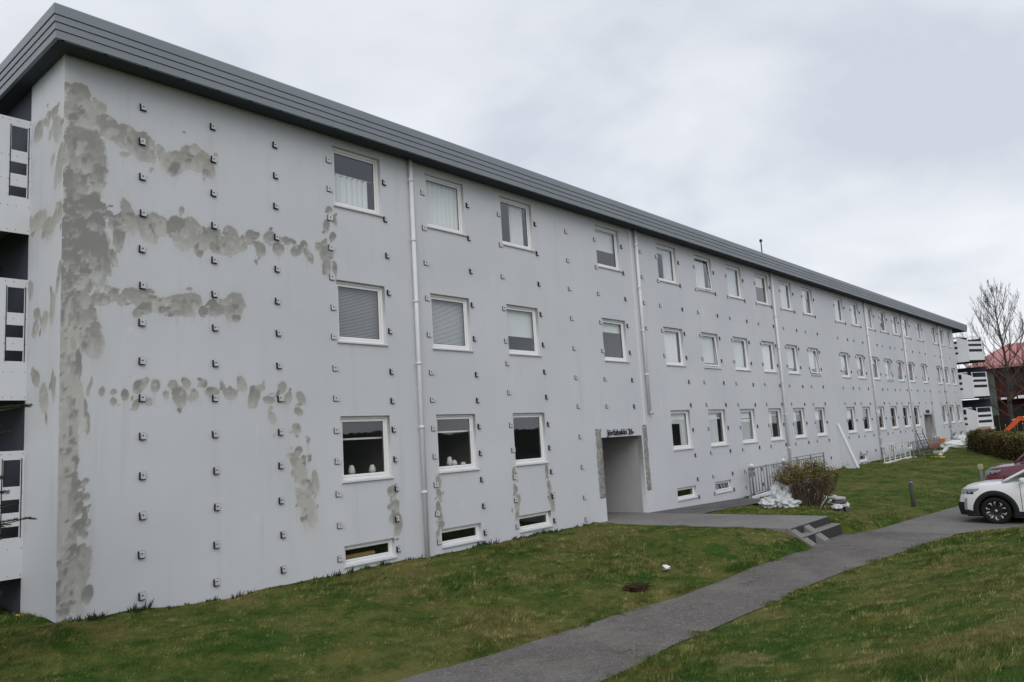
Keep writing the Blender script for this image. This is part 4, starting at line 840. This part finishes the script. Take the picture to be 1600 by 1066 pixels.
# bare trees
def bare_tree(name, label, x, y, z0, H, seed, lean=.0, spread=1.0, r0=.16, first=.16, n1=26):
    rnd = random.Random(seed); t = thing(name, label, 'tree', (x, y, z0)); mt = MB(); mbr = MB()
    tp = [Vector((lean * (k / 10) ** 1.5 * H * .1, .1 * math.sin(k * .9), H * k / 10)) for k in range(11)]; rad = [r0 * (1 - k / 10.6) + .012 for k in range(11)]
    tp[0].z = -.4; mt.tube(tp, rad, 9); mt.build('trunk', bark, t)
    def at(u): k = min(9, int(u * 10)); return tp[k].lerp(tp[k + 1], u * 10 - k)
    def grow(p, d, L, r, lev):
        n = 4; pts = [p]; dd = d.copy()
        for k in range(n): dd = (dd + Vector((rnd.uniform(-.14, .14), rnd.uniform(-.14, .14), .13 + .05 * lev))).normalized(); pts.append(pts[-1] + dd * L / n)
        mbr.tube(pts, [r * (1 - .8 * k / n) for k in range(n + 1)], 4 if lev < 2 else 3, 0, True, False)
        if lev < 3:
            for k in range((8, 6, 4)[lev]):
                u = rnd.uniform(.2, .98); i = min(n - 1, int(u * n)); q = pts[i].lerp(pts[i + 1], u * n - i); bd = (pts[i + 1] - pts[i]).normalized()
                nd = (bd + Vector((rnd.uniform(-1, 1), rnd.uniform(-1, 1), rnd.uniform(-.1, .6))) * .75).normalized(); grow(q, nd, L * rnd.uniform(.28, .5) * (1.15 - .5 * u), max(r * .38, .0065), lev + 1)
    for k in range(n1):
        u = first + (1 - first) * (k / n1) ** .9; a = k * 2.4 + rnd.uniform(-.4, .4); el = .35 + .75 * u
        d = Vector((math.cos(a) * math.cos(el), math.sin(a) * math.cos(el), math.sin(el))); L = H * .42 * spread * (1.05 - u) ** .75 + .5
        grow(at(min(u, .995)), d, L, rad[min(10, int(u * 10))] * .34 + .010, 0)
    o = mbr.build('crown', bark, t); o['kind'] = 'stuff'; return t
bare_tree('bare_tree', 'tall bare branching tree in front of the pink roofed house', 69.0, -2.0, .0, 11.6, 11, -.2, 1.3, .17, .10, 36)
bare_tree('bare_tree', 'second bare tree whose twigs enter at the right edge of the photo', 64.5, -5.6, .0, 10.6, 23, .2, 1.2, .15)
# spruce at the left edge: only branch tips reach into view
def spruce():
    rnd = random.Random(9); x, y = -2.0, -1.75; t = thing('spruce_tree', 'dark green spruce whose branch tips reach in at the left edge before the balconies', 'tree', (x, y, terz(x, y)))
    H = 3.55; mb = MB(); mb.tube([(0, 0, -.3), (0, 0, H * .5), (.02, 0, H)], [.09, .06, .012], 8); mb.build('trunk', bark, t); mbb = MB(); P = []; D = []
    for k in range(78):
        z = .35 + (H - .5) * (k / 78); a = k * 2.399 + rnd.uniform(-.2, .2); L = (.80 + .30 * math.exp(-((z - 1.75) / .28) ** 2) + .44 * math.exp(-((z - 2.95) / .22) ** 2)) * (1 if z < 3.1 else .45) * rnd.uniform(.88, 1.04)
        d = Vector((math.cos(a), math.sin(a), 0)); pts = [Vector((0, 0, z)), Vector((0, 0, z)) + d * L * .5 + Vector((0, 0, -.02)), Vector((0, 0, z)) + d * L + Vector((0, 0, .08))]
        mbb.tube(pts, [.016, .010, .004], 4, 0, True, False)
        subs = [(pts[0], pts[2], 1.0)]
        for j in range(11):
            u = rnd.uniform(.2, .95); q = pts[0].lerp(pts[2], u); sd = 1 if j % 2 else -1; e_ = q + (d * .8 + Vector((-d.y, d.x, 0)) * sd * .9 + Vector((0, 0, rnd.uniform(-.15, .25)))) * L * (1 - u * .75) * .36
            mbb.tube([q, e_], [.006, .003], 3, 0, True, False); subs.append((q, e_, 1))
        for a_, b_, _ in subs:
            n = int(420 * (b_ - a_).length) + 8
            for _ in range(n): u = rnd.random(); P.append(tuple(a_.lerp(b_, u))); D.append(tuple((b_ - a_).normalized()))
    mbb.build('branches', bark, t)['kind'] = 'stuff'
    P = np.array(P); D = np.array(D); r_ = np.random.default_rng(3); n = len(P); d = D + r_.normal(0, .75, (n, 3)); d /= np.linalg.norm(d, axis=1)[:, None]; w_ = np.cross(d, r_.normal(0, 1, (n, 3))); w_ /= np.linalg.norm(w_, axis=1)[:, None]
    s = r_.uniform(.022, .038, n)[:, None]; V = np.concatenate([P - w_ * .0042, P + w_ * .0042, P + d * s]); i = np.arange(n); o = np_mesh('needles', V, np.stack([i, i + n, i + 2 * n], 1), leafmat('spruce_needle', (.012, .026, .012), (.03, .055, .022)), {'rnd': np.tile(r_.uniform(0, 1, n), 3)})
    o.parent = t; o['kind'] = 'stuff'
spruce()

# ---------------------------------------------------------------- cars
def paint(name, col): return plain(name, col, .28, .5, 0, .03, 1.0, .8)
tyre_m = plain('tyre_rubber', (.014, .014, .015), .85, .2); cl_m = plain('black_cladding', (.022, .022, .024), .75, .2); dk_m = plain('black_gloss', (.012, .012, .014), .25, .5)
rim_m = plain('machined_alloy', (.50, .51, .52), .35, .5, .6); lamp_m = plain('headlamp_glass', (.30, .32, .34), .1, .6, .2, .3, 9)
t = NT('car_glass'); g = t.n('ShaderNodeBsdfGlossy'); g.inputs['Roughness'].default_value = .02; tr = t.n('ShaderNodeBsdfTransparent'); tr.inputs['Color'].default_value = (.42, .46, .45, 1)
frs = schlick(t, .06); ms = t.n('ShaderNodeMixShader'); t.l(frs, ms.inputs[0]); t.l(tr.outputs[0], ms.inputs[1]); t.l(g.outputs[0], ms.inputs[2]); t.l(ms.outputs[0], t.out.inputs[0]); cglass = t.mat
def car(label, cat, loc, rz, paintm, L=4.46, Wd=1.80, H=1.58, hood=1.0, nose=.80, wb=2.665, fo=.92, wr=.345, boxy=0, ws=(1.12, 1.98)):
    root = thing('parked_car', label, cat, loc, rz)
    NU = 240; ex = 2 / (5.5 + boxy)
    th = np.linspace(math.pi, 0, 4000); f_ = L / 2 * (1 + np.sign(np.cos(th)) * np.abs(np.cos(th)) ** ex); s_ = Wd / 2 * np.abs(np.sin(th)) ** ex
    arc = np.concatenate([[0], np.cumsum(np.hypot(np.diff(f_), np.diff(s_)))]); T = np.linspace(0, arc[-1], NU + 1); fo_ = np.interp(T, arc, f_); so_ = np.interp(T, arc, s_)
    ff, fr_ = L - fo, L - fo - wb; Ra = wr + .055
    def zb(f, s):
        z = .235
        if s > Wd * .36:
            for c in (ff, fr_):
                if abs(f - c) < Ra: z = max(z, wr + math.sqrt(Ra * Ra - (f - c) ** 2))
        return z
    def zt(f): return float(np.interp(f, [0, .12, .6, L - 1.75, L - 1.2, L - .55, L - .2, L], [hood * 1.02, hood * 1.06, hood * 1.07, hood * 1.05, hood, hood * .955, hood * .90, nose]))
    def pt(u, z, off=0, sd=1):
        """point on the body side: u index along the outline, height z"""
        f = float(np.interp(u, range(NU + 1), fo_)); s = float(np.interp(u, range(NU + 1), so_)); top = zt(f)
        k = 1 - .05 * max(0, (.42 - z) / .42) - .07 * max(0, (z - (top - .34)) / .34) ** 2.2
        fx = (f - L / 2) / (L / 2); lean = .15 * max(0, fx) ** 6 * max(0, (z - .48) / .5) + .07 * max(0, fx) ** 6 * max(0, (.42 - z) / .42)
        e1 = pt0(u + .5); e0 = pt0(u - .5); tx, ty = e1[0] - e0[0], e1[1] - e0[1]; nl = math.hypot(tx, ty) or 1; nx_, ny_ = -ty / nl, tx / nl
        if nx_ * (f - L / 2) + ny_ * s < 0: nx_, ny_ = -nx_, -ny_
        return Vector((sd * (s * k + ny_ * off), f - lean - L / 2 + nx_ * off, z))
    def pt0(u): return float(np.interp(u, range(NU + 1), fo_)), float(np.interp(u, range(NU + 1), so_))
    NZ = 14; mb = MB()
    for sd in (1, -1):
        vs = []
        for u in range(NU + 1):
            f, s = fo_[u], so_[u]; a, b = zb(f, s), zt(f)
            for k in range(NZ + 1): vs.append(pt(u, a + (b - a) * k / NZ, 0, sd))
        mb.add(vs, [(u * (NZ + 1) + k, (u + 1) * (NZ + 1) + k, (u + 1) * (NZ + 1) + k + 1, u * (NZ + 1) + k + 1)[::sd] for u in range(NU) for k in range(NZ)], 0, True)
    vs = []; NC = 10
    for u in range(NU + 1):
        a = pt(u, zt(fo_[u]), 0, 1); b = pt(u, zt(fo_[u]), 0, -1)
        for k in range(NC + 1): t_ = k / NC; p = a.lerp(b, t_); p.z += .055 * (1 - (2 * t_ - 1) ** 4) * min(1, so_[u] / (Wd * .35)); vs.append(p)
    mb.add(vs, [(u * (NC + 1) + k, u * (NC + 1) + k + 1, (u + 1) * (NC + 1) + k + 1, (u + 1) * (NC + 1) + k) for u in range(NU) for k in range(NC)], 0, True)
    mb.build('body', paintm, root)
    mb = MB(); mb.box(-Wd * .44, Wd * .44, -L / 2 + .25, L / 2 - .25, .2, .30); mb.box(-Wd * .38, Wd * .38, -L / 2 + .2, L / 2 - .2, .3, .75); mb.build('underbody', tyre_m, root)
    def idx(f): return int(np.argmin(np.abs(fo_ - f)))
    def patch(name, u0, u1, z0, z1, mat, off=.006, nu=10, nz=3, sides=(1, -1)):
        out = []
        for sd in sides:
            mb = MB(); vs = []
            for i in range(nu + 1):
                u = u0 + (u1 - u0) * i / nu
                for k in range(nz + 1):
                    a = z0(i / nu) if callable(z0) else z0; b = z1(i / nu) if callable(z1) else z1; vs.append(pt(u, a + (b - a) * k / nz, off, sd))
            mb.add(vs, [(i * (nz + 1) + k, (i + 1) * (nz + 1) + k, (i + 1) * (nz + 1) + k + 1, i * (nz + 1) + k + 1)[::sd] for i in range(nu) for k in range(nz)], 0, True); out.append(mb.build(name, mat, root))
        return out
    # front furniture
    uc = NU; hz = nose - .02
    uA, uB = idx(L - .58), idx(L - .05) + 6
    hl = patch('headlight', uA, uB + 10, lambda t: hz + .085 - .19 * t ** .6, lambda t: hz + .115 - .05 * t, lamp_m, .006)
    for o, sd in zip(hl, (1, -1)):
        mb = MB(); vs = [pt(uA + 6 + 8 * i, z_, .010, sd) for i in range(2) for z_ in (hz - .03, hz + .035)]; mb.add(vs, [(0, 2, 3, 1)]); mb.build('lens', dk_m, o)
    patch('grille', uB + 12, uc, .52, hz - .02, dk_m, .005, 8); patch('bumper_trim', idx(L - .42), uc, .225, lambda t: .34 + .10 * min(1, t * 2.2), cl_m, .010, 24)
    patch('fog_lamp_recess', idx(L - .20), idx(L - .03) + 4, .38, .56, cl_m, .012, 8); patch('fog_lamp_bar', idx(L - .27), idx(L - .21), .36, .66, rim_m, .014, 2)
    patch('lower_intake', uB + 14, uc, .36, .47, dk_m, .012, 6)
    # sills, arches, door seams
    patch('sill_trim', idx(fr_ + Ra + .02), idx(ff - Ra - .02), .23, .34, cl_m, .010, 20)
    for c in (ff, fr_):
        for sd in (1, -1):
            mb = MB(); vs = []; n = 28
            for i in range(n + 1):
                a = -.25 + (math.pi + .5) * i / n
                for r_, off in ((Ra - .01, -.03), (Ra - .005, .014), (Ra + .105, .018), (Ra + .12, .0)):
                    f = c + r_ * math.cos(a); z = max(.235, wr + r_ * math.sin(a)); u = float(np.interp(f, fo_, range(NU + 1))); vs.append(pt(u, z, off, sd))
            mb.add(vs, [(i * 4 + k, (i + 1) * 4 + k, (i + 1) * 4 + k + 1, i * 4 + k + 1)[::-sd] for i in range(n) for k in range(3)], 0, True); mb.build('arch_trim', cl_m if boxy == 0 else paintm, root)
    for fx in (L - 1.52, L - 2.55, L - 3.45): patch('door_seam', float(np.interp(fx, fo_, range(NU + 1))), float(np.interp(fx, fo_, range(NU + 1))) + .5, .36, zt(fx) - .03, dk_m, .004, 1, 6)
    for fx in (L - 2.35, L - 3.25): patch('door_handle', idx(fx), idx(fx) + 7, hood * .84, hood * .87, paintm, .03, 3, 1)
    # greenhouse
    fb = [.18, L - ws[0]]; fr2 = [.62 if ws[1] > 1.6 else .3, L - ws[1]]; wbelt, wroof = Wd * .455, Wd * .335; zbelt = hood * 1.04; ztop = H
    def gp(t, v, sd, off=0):           # side glass surface: t along, v up
        v2 = v; f = (fb[0] + (fb[1] - fb[0]) * t) * (1 - v2) + (fr2[0] + (fr2[1] - fr2[0]) * t) * v2
        s = (wbelt - .05 * max(0, t - .72) / .28) * (1 - v2) + wroof * v2 + .03 * math.sin(math.pi * v2) + off
        return Vector((sd * s, f - L / 2, zbelt + (ztop - .05 - zbelt) * v2))
    mb = MB(); N = 16
    roof = []
    for i in range(N + 1):
        t_ = i / N; a = gp(t_, 1, 1); b = gp(t_, 1, -1)
        for k in range(9): q = a.lerp(b, k / 8); q.z += .05 * (1 - (2 * k / 8 - 1) ** 4) * (1 if 0 < i < N else .7) - .05 * max(0, (t_ - .8) / .2) ** 2 * .6; roof.append(q)
    mb.add(roof, [(i * 9 + k, (i + 1) * 9 + k, (i + 1) * 9 + k + 1, i * 9 + k + 1) for i in range(N) for k in range(8)], 0, True); mb.build('roof', paintm, root)
    def frame_bar(a, b, w=.035): mb.tube([a, b], w, 6)
    for sd in (1, -1):
        mb = MB()
        for t_ in (0, 1): mb.tube([gp(t_, v / 6, sd, -.01) for v in range(7)], .032, 6)
        mb.tube([gp(i / 12, 1, sd, -.01) for i in range(13)], .03, 6)
        mb.build('pillar_frame', paintm, root)
    for sd in (1, -1):
        mb = MB()
        for t_ in (.34, .66): mb.tube([gp(t_, v / 6, sd, .0) for v in range(7)], .03, 6)
        mb.build('door_pillars', dk_m, root)
        for a, b in ((.02, .33), (.35, .65), (.67, .97)):
            mb = MB(); vs = [gp(a + (b - a) * i / 4, .02 + .94 * k / 4, sd, .0) for i in range(5) for k in range(5)]; mb.add(vs, [(i * 5 + k, (i + 1) * 5 + k, (i + 1) * 5 + k + 1, i * 5 + k + 1) for i in range(4) for k in range(4)], 0, True); mb.build('side_window', cglass, root)
    for t_, nm in ((1, 'windscreen'), (0, 'rear_window')):
        mb = MB(); vs = []
        for k in range(7):
            a, b = gp(t_, k / 6, 1), gp(t_, k / 6, -1)
            for i in range(9): q = a.lerp(b, i / 8); q.y += (1 if t_ else -1) * .10 * (1 - (2 * i / 8 - 1) ** 2) * (1 - .5 * k / 6); vs.append(q)
        mb.add(vs, [(k * 9 + i, k * 9 + i + 1, (k + 1) * 9 + i + 1, (k + 1) * 9 + i) for k in range(6) for i in range(8)], 0, True); mb.build(nm, cglass, root)
    mb = MB(); mb.bbox(-Wd * .4, Wd * .4, L / 2 - 1.45, L / 2 - 1.10, hood - .1, hood + .04, .03); mb.build('cowl', dk_m, root)
    for sy in (L / 2 - 2.35, L / 2 - 3.25):
        for sx in (-.38, .38): mb = MB(); mb.bbox(sx - .22, sx + .22, sy - .08, sy + .06, .7, 1.22, .05); mb.bbox(sx - .12, sx + .12, sy - .06, sy + .03, 1.22, 1.40, .04); mb.build('seat', cl_m, root)
    for sd in (1, -1): mb = MB(); mb.bbox(sd * (Wd / 2 + .08) - .1, sd * (Wd / 2 + .08) + .1, L / 2 - 1.66, L / 2 - 1.54, hood + .02, hood + .16, .04); mb.build('wing_mirror', paintm, root)
    for sd in (1, -1): mb = MB(); mb.tube([(sd * .1, L / 2 - 1.06, hood + .065), (sd * .6, L / 2 - 1.12, hood + .075)], .012, 5); mb.build('wiper', cl_m, root)
    # wheels
    for c in (ff, fr_):
        for sd in (1, -1):
            wl = link('wheel', None, root); wl.matrix_local = Matrix.Translation((sd * (Wd / 2 - .115), c - L / 2, wr)) @ Matrix.Rotation(R(90) * sd, 4, 'Y')
            r = wr; mb = MB(); mb.lathe([(r * .66, -.1), (r * .9, -.11), (r * .985, -.08), (r, -.04), (r, .04), (r * .985, .08), (r * .9, .105), (r * .70, .10), (r * .66, .085), (r * .66, -.1)], 40); mb.build('tyre', tyre_m, wl)
            mb = MB(); mb.lathe([(0, .045), (r * .2, .05), (r * .60, .03), (r * .67, .085), (r * .67, -.09)], 40); mb.build('wheel_disc', dk_m, wl)
            mb = MB()
            for k in range(5):
                a = k * 2 * math.pi / 5 + .3
                for da in (-.24, .24):
                    p0 = Vector((math.cos(a + da * .5) * r * .22, math.sin(a + da * .5) * r * .22, .07)); p1 = Vector((math.cos(a + da) * r * .62, math.sin(a + da) * r * .62, .085)); p2 = Vector((math.cos(a + da * 1.5) * r * .655, math.sin(a + da * 1.5) * r * .655, .085))
                    mb.tube([p0.lerp(p1, .45), p1, p2], [.012, .022, .018], 6)
                n = 6; mb.tube([Vector((math.cos(a + .24 + .75 * i / n) * r * .66, math.sin(a + .24 + .75 * i / n) * r * .66, .085)) for i in range(n + 1)][:3], .012, 5)
            mb.lathe([(0, .078), (.03, .075), (.035, .06)], 12); mb.build('rim', rim_m, wl)
    return root
zc_ = -.765
car('white crossover car with black wheel arch trim parked nose towards the building', 'car', (19.98, -9.72, zc_), 0, paint('white_car_paint', (.76, .77, .78)), hood=1.03, nose=.82)
car('dark maroon estate car parked beyond the white car, nose towards the lawn', 'car', (23.85, -9.70, -.755), 0, paint('maroon_car_paint', (.12, .015, .030)), L=4.6, Wd=1.80, H=1.76, hood=1.26, nose=1.04, boxy=2.5, wr=.34, ws=(.98, 1.42))
rv = car('bright red vehicle with white lettering parked beyond the maroon car', 'car', (27.6, -10.2, -.745), 0, paint('red_car_paint', (.50, .025, .022)), L=4.6, Wd=1.85, H=1.95, hood=1.35, nose=1.05, boxy=3, wr=.33)
mb = MB()
for k, x in enumerate((0, .14)): mb.tube([(-.945, 1.05 + x * 2.2 + .1 * math.cos(a), 1.17 + .1 * math.sin(a)) for a in [.6 + i * .5 for i in range(11)]], .022, 5)
mb.build('white_lettering', M['panel'], rv)

# ---------------------------------------------------------------- excavator, beyond the hedge
t = thing('excavator', 'orange excavator with its boom bent over behind the hedge', 'excavator', (58.6, -6.0, terz(58.6, -6)), .0)
ob = plain('excavator_orange', (.62, .085, .012), .45, .4, 0, .08, 3)
def armbox(a, b, w0, w1, d, nm):
    a, b = Vector(a), Vector(b); ax = (b - a).normalized(); upv = Vector((1, 0, 0)); v = ax.cross(upv).normalized(); mb = MB(); vs = []
    for p, w in ((a, w0), (a.lerp(b, .5), (w0 + w1) * .56), (b, w1)):
        for su, sv in ((-1, -1), (1, -1), (1, 1), (-1, 1)): vs.append(p + upv * su * d + v * sv * w)
    mb.add(vs, [(k * 4 + i, k * 4 + (i + 1) % 4, k * 4 + 4 + (i + 1) % 4, k * 4 + 4 + i) for k in range(2) for i in range(4)] + [(3, 2, 1, 0), (8, 9, 10, 11)]); return mb.build(nm, ob, t)
armbox((-.3, -.5, 1.0), (-.6, 2.05, 1.62), .17, .13, .12, 'boom'); armbox((-.6, 2.0, 1.66), (-.8, 3.1, .62), .14, .10, .10, 'stick')
mb = MB(); mb.tube([(-.5, 1.3, 1.80), (-.7, 2.5, 1.50)], .06, 8); mb.build('ram', M['steel'], t)
mb = MB(); mb.prism([(0, 0), (.5, .1), (.55, .45), (.2, .6), (-.05, .45)], .6, Matrix.Translation((-1.1, 3.0, .1)) @ Matrix(((0, 0, 1, 0), (1, 0, 0, 0), (0, 1, 0, 0), (0, 0, 0, 1)))); mb.build('bucket', M['black'], t)
for sx in (-.9, .5): mb = MB(); mb.prism([(-1.3, .1), (-1.1, 0), (1.1, 0), (1.3, .1), (1.3, .45), (1.1, .55), (-1.1, .55), (-1.3, .45)], .4, Matrix.Translation((sx, -1.4, 0)) @ Matrix(((0, 0, 1, 0), (1, 0, 0, 0), (0, 1, 0, 0), (0, 0, 0, 1)))); mb.build('track', M['black'], t)
mb = MB(); mb.bbox(-.85, .85, -2.6, -.5, .6, 1.3, .1); hb = mb.build('upper_body', ob, t)
mb = MB(); mb.bbox(-.8, .0, -1.3, -.3, 1.3, 2.2, .06); mb.build('cab', M['black'], t); mb = MB(); mb.box(-.81, -.805, -1.2, -.4, 1.45, 2.1); mb.build('cab_window', cglass, t)
mb = MB(); mb.bbox(-.35, .35, -.35, .35, 0, .38, .03); mb.box(-.36, .36, -.36, .36, .15, .17, 1)
o = mb.build('timber_crate', [plain('pink_timber', (.45, .30, .25), .8), M['black']]); o.location = (61.5, -1.25, .72); 
mb2 = MB(); mb2.bbox(-.45, .45, -.45, .45, -.65, -.005, .03); q = mb2.build('pallet_base', plain('grey_pallet', (.2, .19, .18), .9), o); tag(o, 'pale pinkish crate on a grey base left of the excavator boom', 'crate')

fb_ = thing('board_fence', 'dark timber board fence beyond the hedge, behind the orange excavator boom', 'fence', (74, 0, terz(74, 0)))
fm = plain('dark_timber', (.035, .028, .024), .9, .1, 0, .35, 3)
for k in range(40): mb = MB(); y = 1.2 - k * .42; hb_ = 1.35 + .06 * math.sin(k * 2.3); mb.bbox(-.02 + .02 * (k % 2), .02 + .02 * (k % 2), y - .19, y + .19, -.4, hb_, .008); mb.build('fence_board', fm, fb_)
# ---------------------------------------------------------------- house with the pink red roof
hs = thing('red_house', 'dark red two storey house with pale pink hipped roof behind the bare trees', 'house', (0, 0, 0))
hr = plain('dark_red_cladding', (.060, .016, .014), .8, .2, 0, .2, .6); hg = plain('grey_green_render', (.10, .11, .105), .9, .1, 0, .15, .5); rfm = plain('faded_pink_roof', (.44, .20, .20), .7, .2, 0, .12, .5)
x0, x1, y1, y0 = 104.5, 117, 6.6, -16
mb = MB(); mb.box(x0 + .6, x1, y0, y1 - 2.2, -1, 7.3); mb.build('wall', hr, hs)
mb = MB(); mb.box(x0 + .3, x1, y1 - 2.2, y1 - .3, -1, 7.2); mb.build('stair_wall', hg, hs)
a, b, c, d = (x0 - .5, y1 + .6), (x0 - .5, y0 - .6), (x1, y0 - .6), (x1, y1 + .6); zr = 7.35
R_ = [(*a, zr), (*b, zr), (*c, zr), (*d, zr), ((x0 + x1) / 2, y1 - 3.2, 10.6), ((x0 + x1) / 2, y0 + 3.2, 10.6), (*a, zr + .35), (*b, zr + .35), (*c, zr + .35), (*d, zr + .35)]
mb = MB(); mb.add(R_, [(0, 1, 2, 3), (0, 6, 7, 1), (1, 7, 8, 2), (2, 8, 9, 3), (3, 9, 6, 0), (6, 4, 5, 7), (7, 5, 8), (8, 5, 4, 9), (9, 4, 6)]); mb.build('roof', rfm, hs)
for z in (3.75, .55):
    mb = MB(); mb.box(x0 - 1.0, x0 + .6, y0, y1 - 2.6, z - .25, z); mb.build('balcony_floor', hr, hs)
    k = 0; y = y1 - 2.8
    while y > y0 + 1: mb = MB(); mb.box(x0 - 1.05, x0 - 1.0, y - 1.6, y, z - .22, z + .02 + .12 * (k % 3 == 1)); mb.build('balcony_board', M['panel'] if k % 4 != 2 else hg, hs); y -= 1.75; k += 1
for z in (4.6, 1.4):
    y = y1 - 3.4
    while y > y0 + 2:
        w_ = link('window', None, hs); mb = MB(); ring(mb, 0, 1.3, 0, 1.5, .09, 0, .06); f_ = mb.build('frame', M['wood'] if False else hr, w_); mb = MB(); mb.quad((.09, .03, .09), (1.21, .03, .09), (1.21, .03, 1.41), (.09, .03, 1.41)); mb.build('pane', dk_m, w_)
        w_.matrix_local = Matrix.Translation((x0 + .53, y, z)) @ Matrix.Rotation(R(-90), 4, 'Z'); y -= 2.3

# ---------------------------------------------------------------- grass and weeds
def scatter(n, xr_, yr_, seed, dens):
    r_ = np.random.default_rng(seed); x = r_.uniform(*xr_, n); y = r_.uniform(*yr_, n); keep = dens(x, y, r_)
    return x[keep], y[keep], r_
def lawn_ok(x, y, r_):
    d = np.hypot(x + 4.1, y + 12.4); ang = np.degrees(np.arctan2(x + 4.1, y + 12.4)); vis = (ang > 5) & (ang < 92) & (d > 2.2)
    bld_ = (x > -.02) & (x < 61.5) & (y > -.03)
    edge = .06 * np.sin(x * 3.7) + .05 * np.sin(x * 9.1 + 2) + .04 * np.sin(x * 23) + r_.normal(0, .05, len(x))
    a, b = f_yl(x) + edge, f_yr(x) + edge
    path = (x < 16.8) & (y < a) & (y > b); park = (x >= 16.6) & (y < a) & ((x > lawn_edge(y) + edge) | (y > -7.9))
    slab = (x > 13.26) & (x < np.where(y < -5.3, 16.1, 15.93)) & (y > -6.1) & (y < .1); side = (x >= 15.9) & (x < 22.35 + edge) & (y > -1.72 + .03 * (x - 16) + edge) & (y < .1)
    keepd = r_.uniform(0, 1, len(x)) < np.clip(9.0 / d, .12, 1) ** 1.35
    return vis & ~bld_ & ~path & ~park & ~slab & ~side & keepd
def hash2(a, b): v = np.sin(a * 12.9898 + b * 78.233) * 43758.5453; return v - np.floor(v)
def blades(x, y, r_, hmin, hmax, wid, lean):
    n = len(x); d = np.hypot(x + 4.1, y + 12.4); z = ter(x, y) + bump2(x, y) - .012
    jx, jy = x + r_.normal(0, .016, n), y + r_.normal(0, .016, n); g_ = .085 * np.clip(d / 9, .8, 2.2)
    t1 = hash2(np.floor((jx + .3 * jy) / .075), np.floor((jy - .3 * jx) / .075)); t2 = hash2(np.floor((jx - .4 * jy) / .21), np.floor((jy + .4 * jx) / .21) + 7)
    tuft = np.clip(.55 * t1 + .45 * t2, 0, 1)
    hv = np.clip(.6 + .45 * np.sin(x * 1.3 + np.sin(y * 1.7)) * np.sin(y * 1.9) + .3 * np.sin(x * .47 + 1) * np.sin(y * .6), .55, 1.2) * (.55 + .9 * t1)
    h = r_.uniform(hmin, hmax, n) * hv; w_ = wid * np.clip(d / 7, 1, 4); a = r_.uniform(0, 2 * np.pi, n); l_ = r_.uniform(.2, 1, n) * lean * h; b = r_.uniform(-1.2, 1.2, n) + 6.283 * t1
    P = np.stack([x, y, z], 1); sx, sy = np.cos(a) * w_, np.sin(a) * w_; tip = P + np.stack([np.cos(b) * l_, np.sin(b) * l_, h], 1)
    V = np.concatenate([P - np.stack([sx, sy, 0 * sx], 1), P + np.stack([sx, sy, 0 * sx], 1), tip]); i = np.arange(n)
    return V, np.stack([i, i + n, i + 2 * n], 1), np.tile(r_.uniform(0, 1, n), 3), np.tile(tuft, 3)
Vs, Fs, Rs, Ts = [], [], [], []; o_ = 0
for n, xr_, yr_, sd in ((1500000, (-4.2, 18.8), (-13.2, 0), 1), (60000, (-6, 0), (-1, 4), 4), (650000, (15, 62), (-8, 0), 2)):
    x, y, r_ = scatter(n, xr_, yr_, sd, lawn_ok); V, F, rd, tf = blades(x, y, r_, .022, .066, .0034, 1.0); Vs.append(V); Fs.append(F + o_); Rs.append(rd); Ts.append(tf); o_ += len(V)
g_ = np_mesh('grass', np.concatenate(Vs), np.concatenate(Fs), M['blade'], {'rnd': np.concatenate(Rs), 'tuft': np.concatenate(Ts)}); g_['kind'] = 'stuff'; g_['label'] = 'short patchy green and straw coloured lawn grass'
# taller weeds along the foot of the wall
Vs, Fs, Rs = [], [], []; o_ = 0; r_ = np.random.default_rng(77)
for x in np.concatenate([r_.uniform(-.6, 13.2, 210), r_.uniform(23, 34, 60)]):
    cl = .5 + .5 * math.sin(x * 2.2) * math.sin(x * .9 + 1)
    if r_.uniform() > .30 + .7 * cl: continue
    y = -.03 - abs(r_.normal(0, .07)); hgt = r_.uniform(.05, .17) * (.45 + .75 * cl); nb_ = 9
    if x < 0: y = r_.uniform(-.1, 1.4); 
    px = np.full(nb_, x) + r_.normal(0, .03, nb_); py = np.minimum(np.full(nb_, y) + r_.normal(0, .02, nb_), -.012 if x > 0 else 9)
    V, F, rd, _ = blades(px, py, r_, hgt * .8, hgt * 1.5, .009, .7); Vs.append(V); Fs.append(F + o_); Rs.append(rd); o_ += len(V)
w_ = np_mesh('weeds', np.concatenate(Vs), np.concatenate(Fs), M['weed'], {'rnd': np.concatenate(Rs)}); w_['kind'] = 'stuff'; w_['label'] = 'dark weeds growing along the foot of the wall'
yel = plain('dandelion_yellow', (.62, .45, .02), .7)
d0 = None
for x, y in ((-.32, .55),):
    t = thing('dandelion', 'yellow dandelion in the grass beside the near wall corner', 'flower', (x, y, terz(x, y) + .02))
    mb = MB(); mb.tube([(0, 0, -.03), (.01, 0, .1)], .004, 5); mb.build('stem', M['weed'], t); mb = MB(); mb.lathe([(0, .115), (.02, .11), (.026, .1), (0, .095)], 10, Matrix.Translation((.01, 0, 0))); mb.build('flower_head', yel, t)
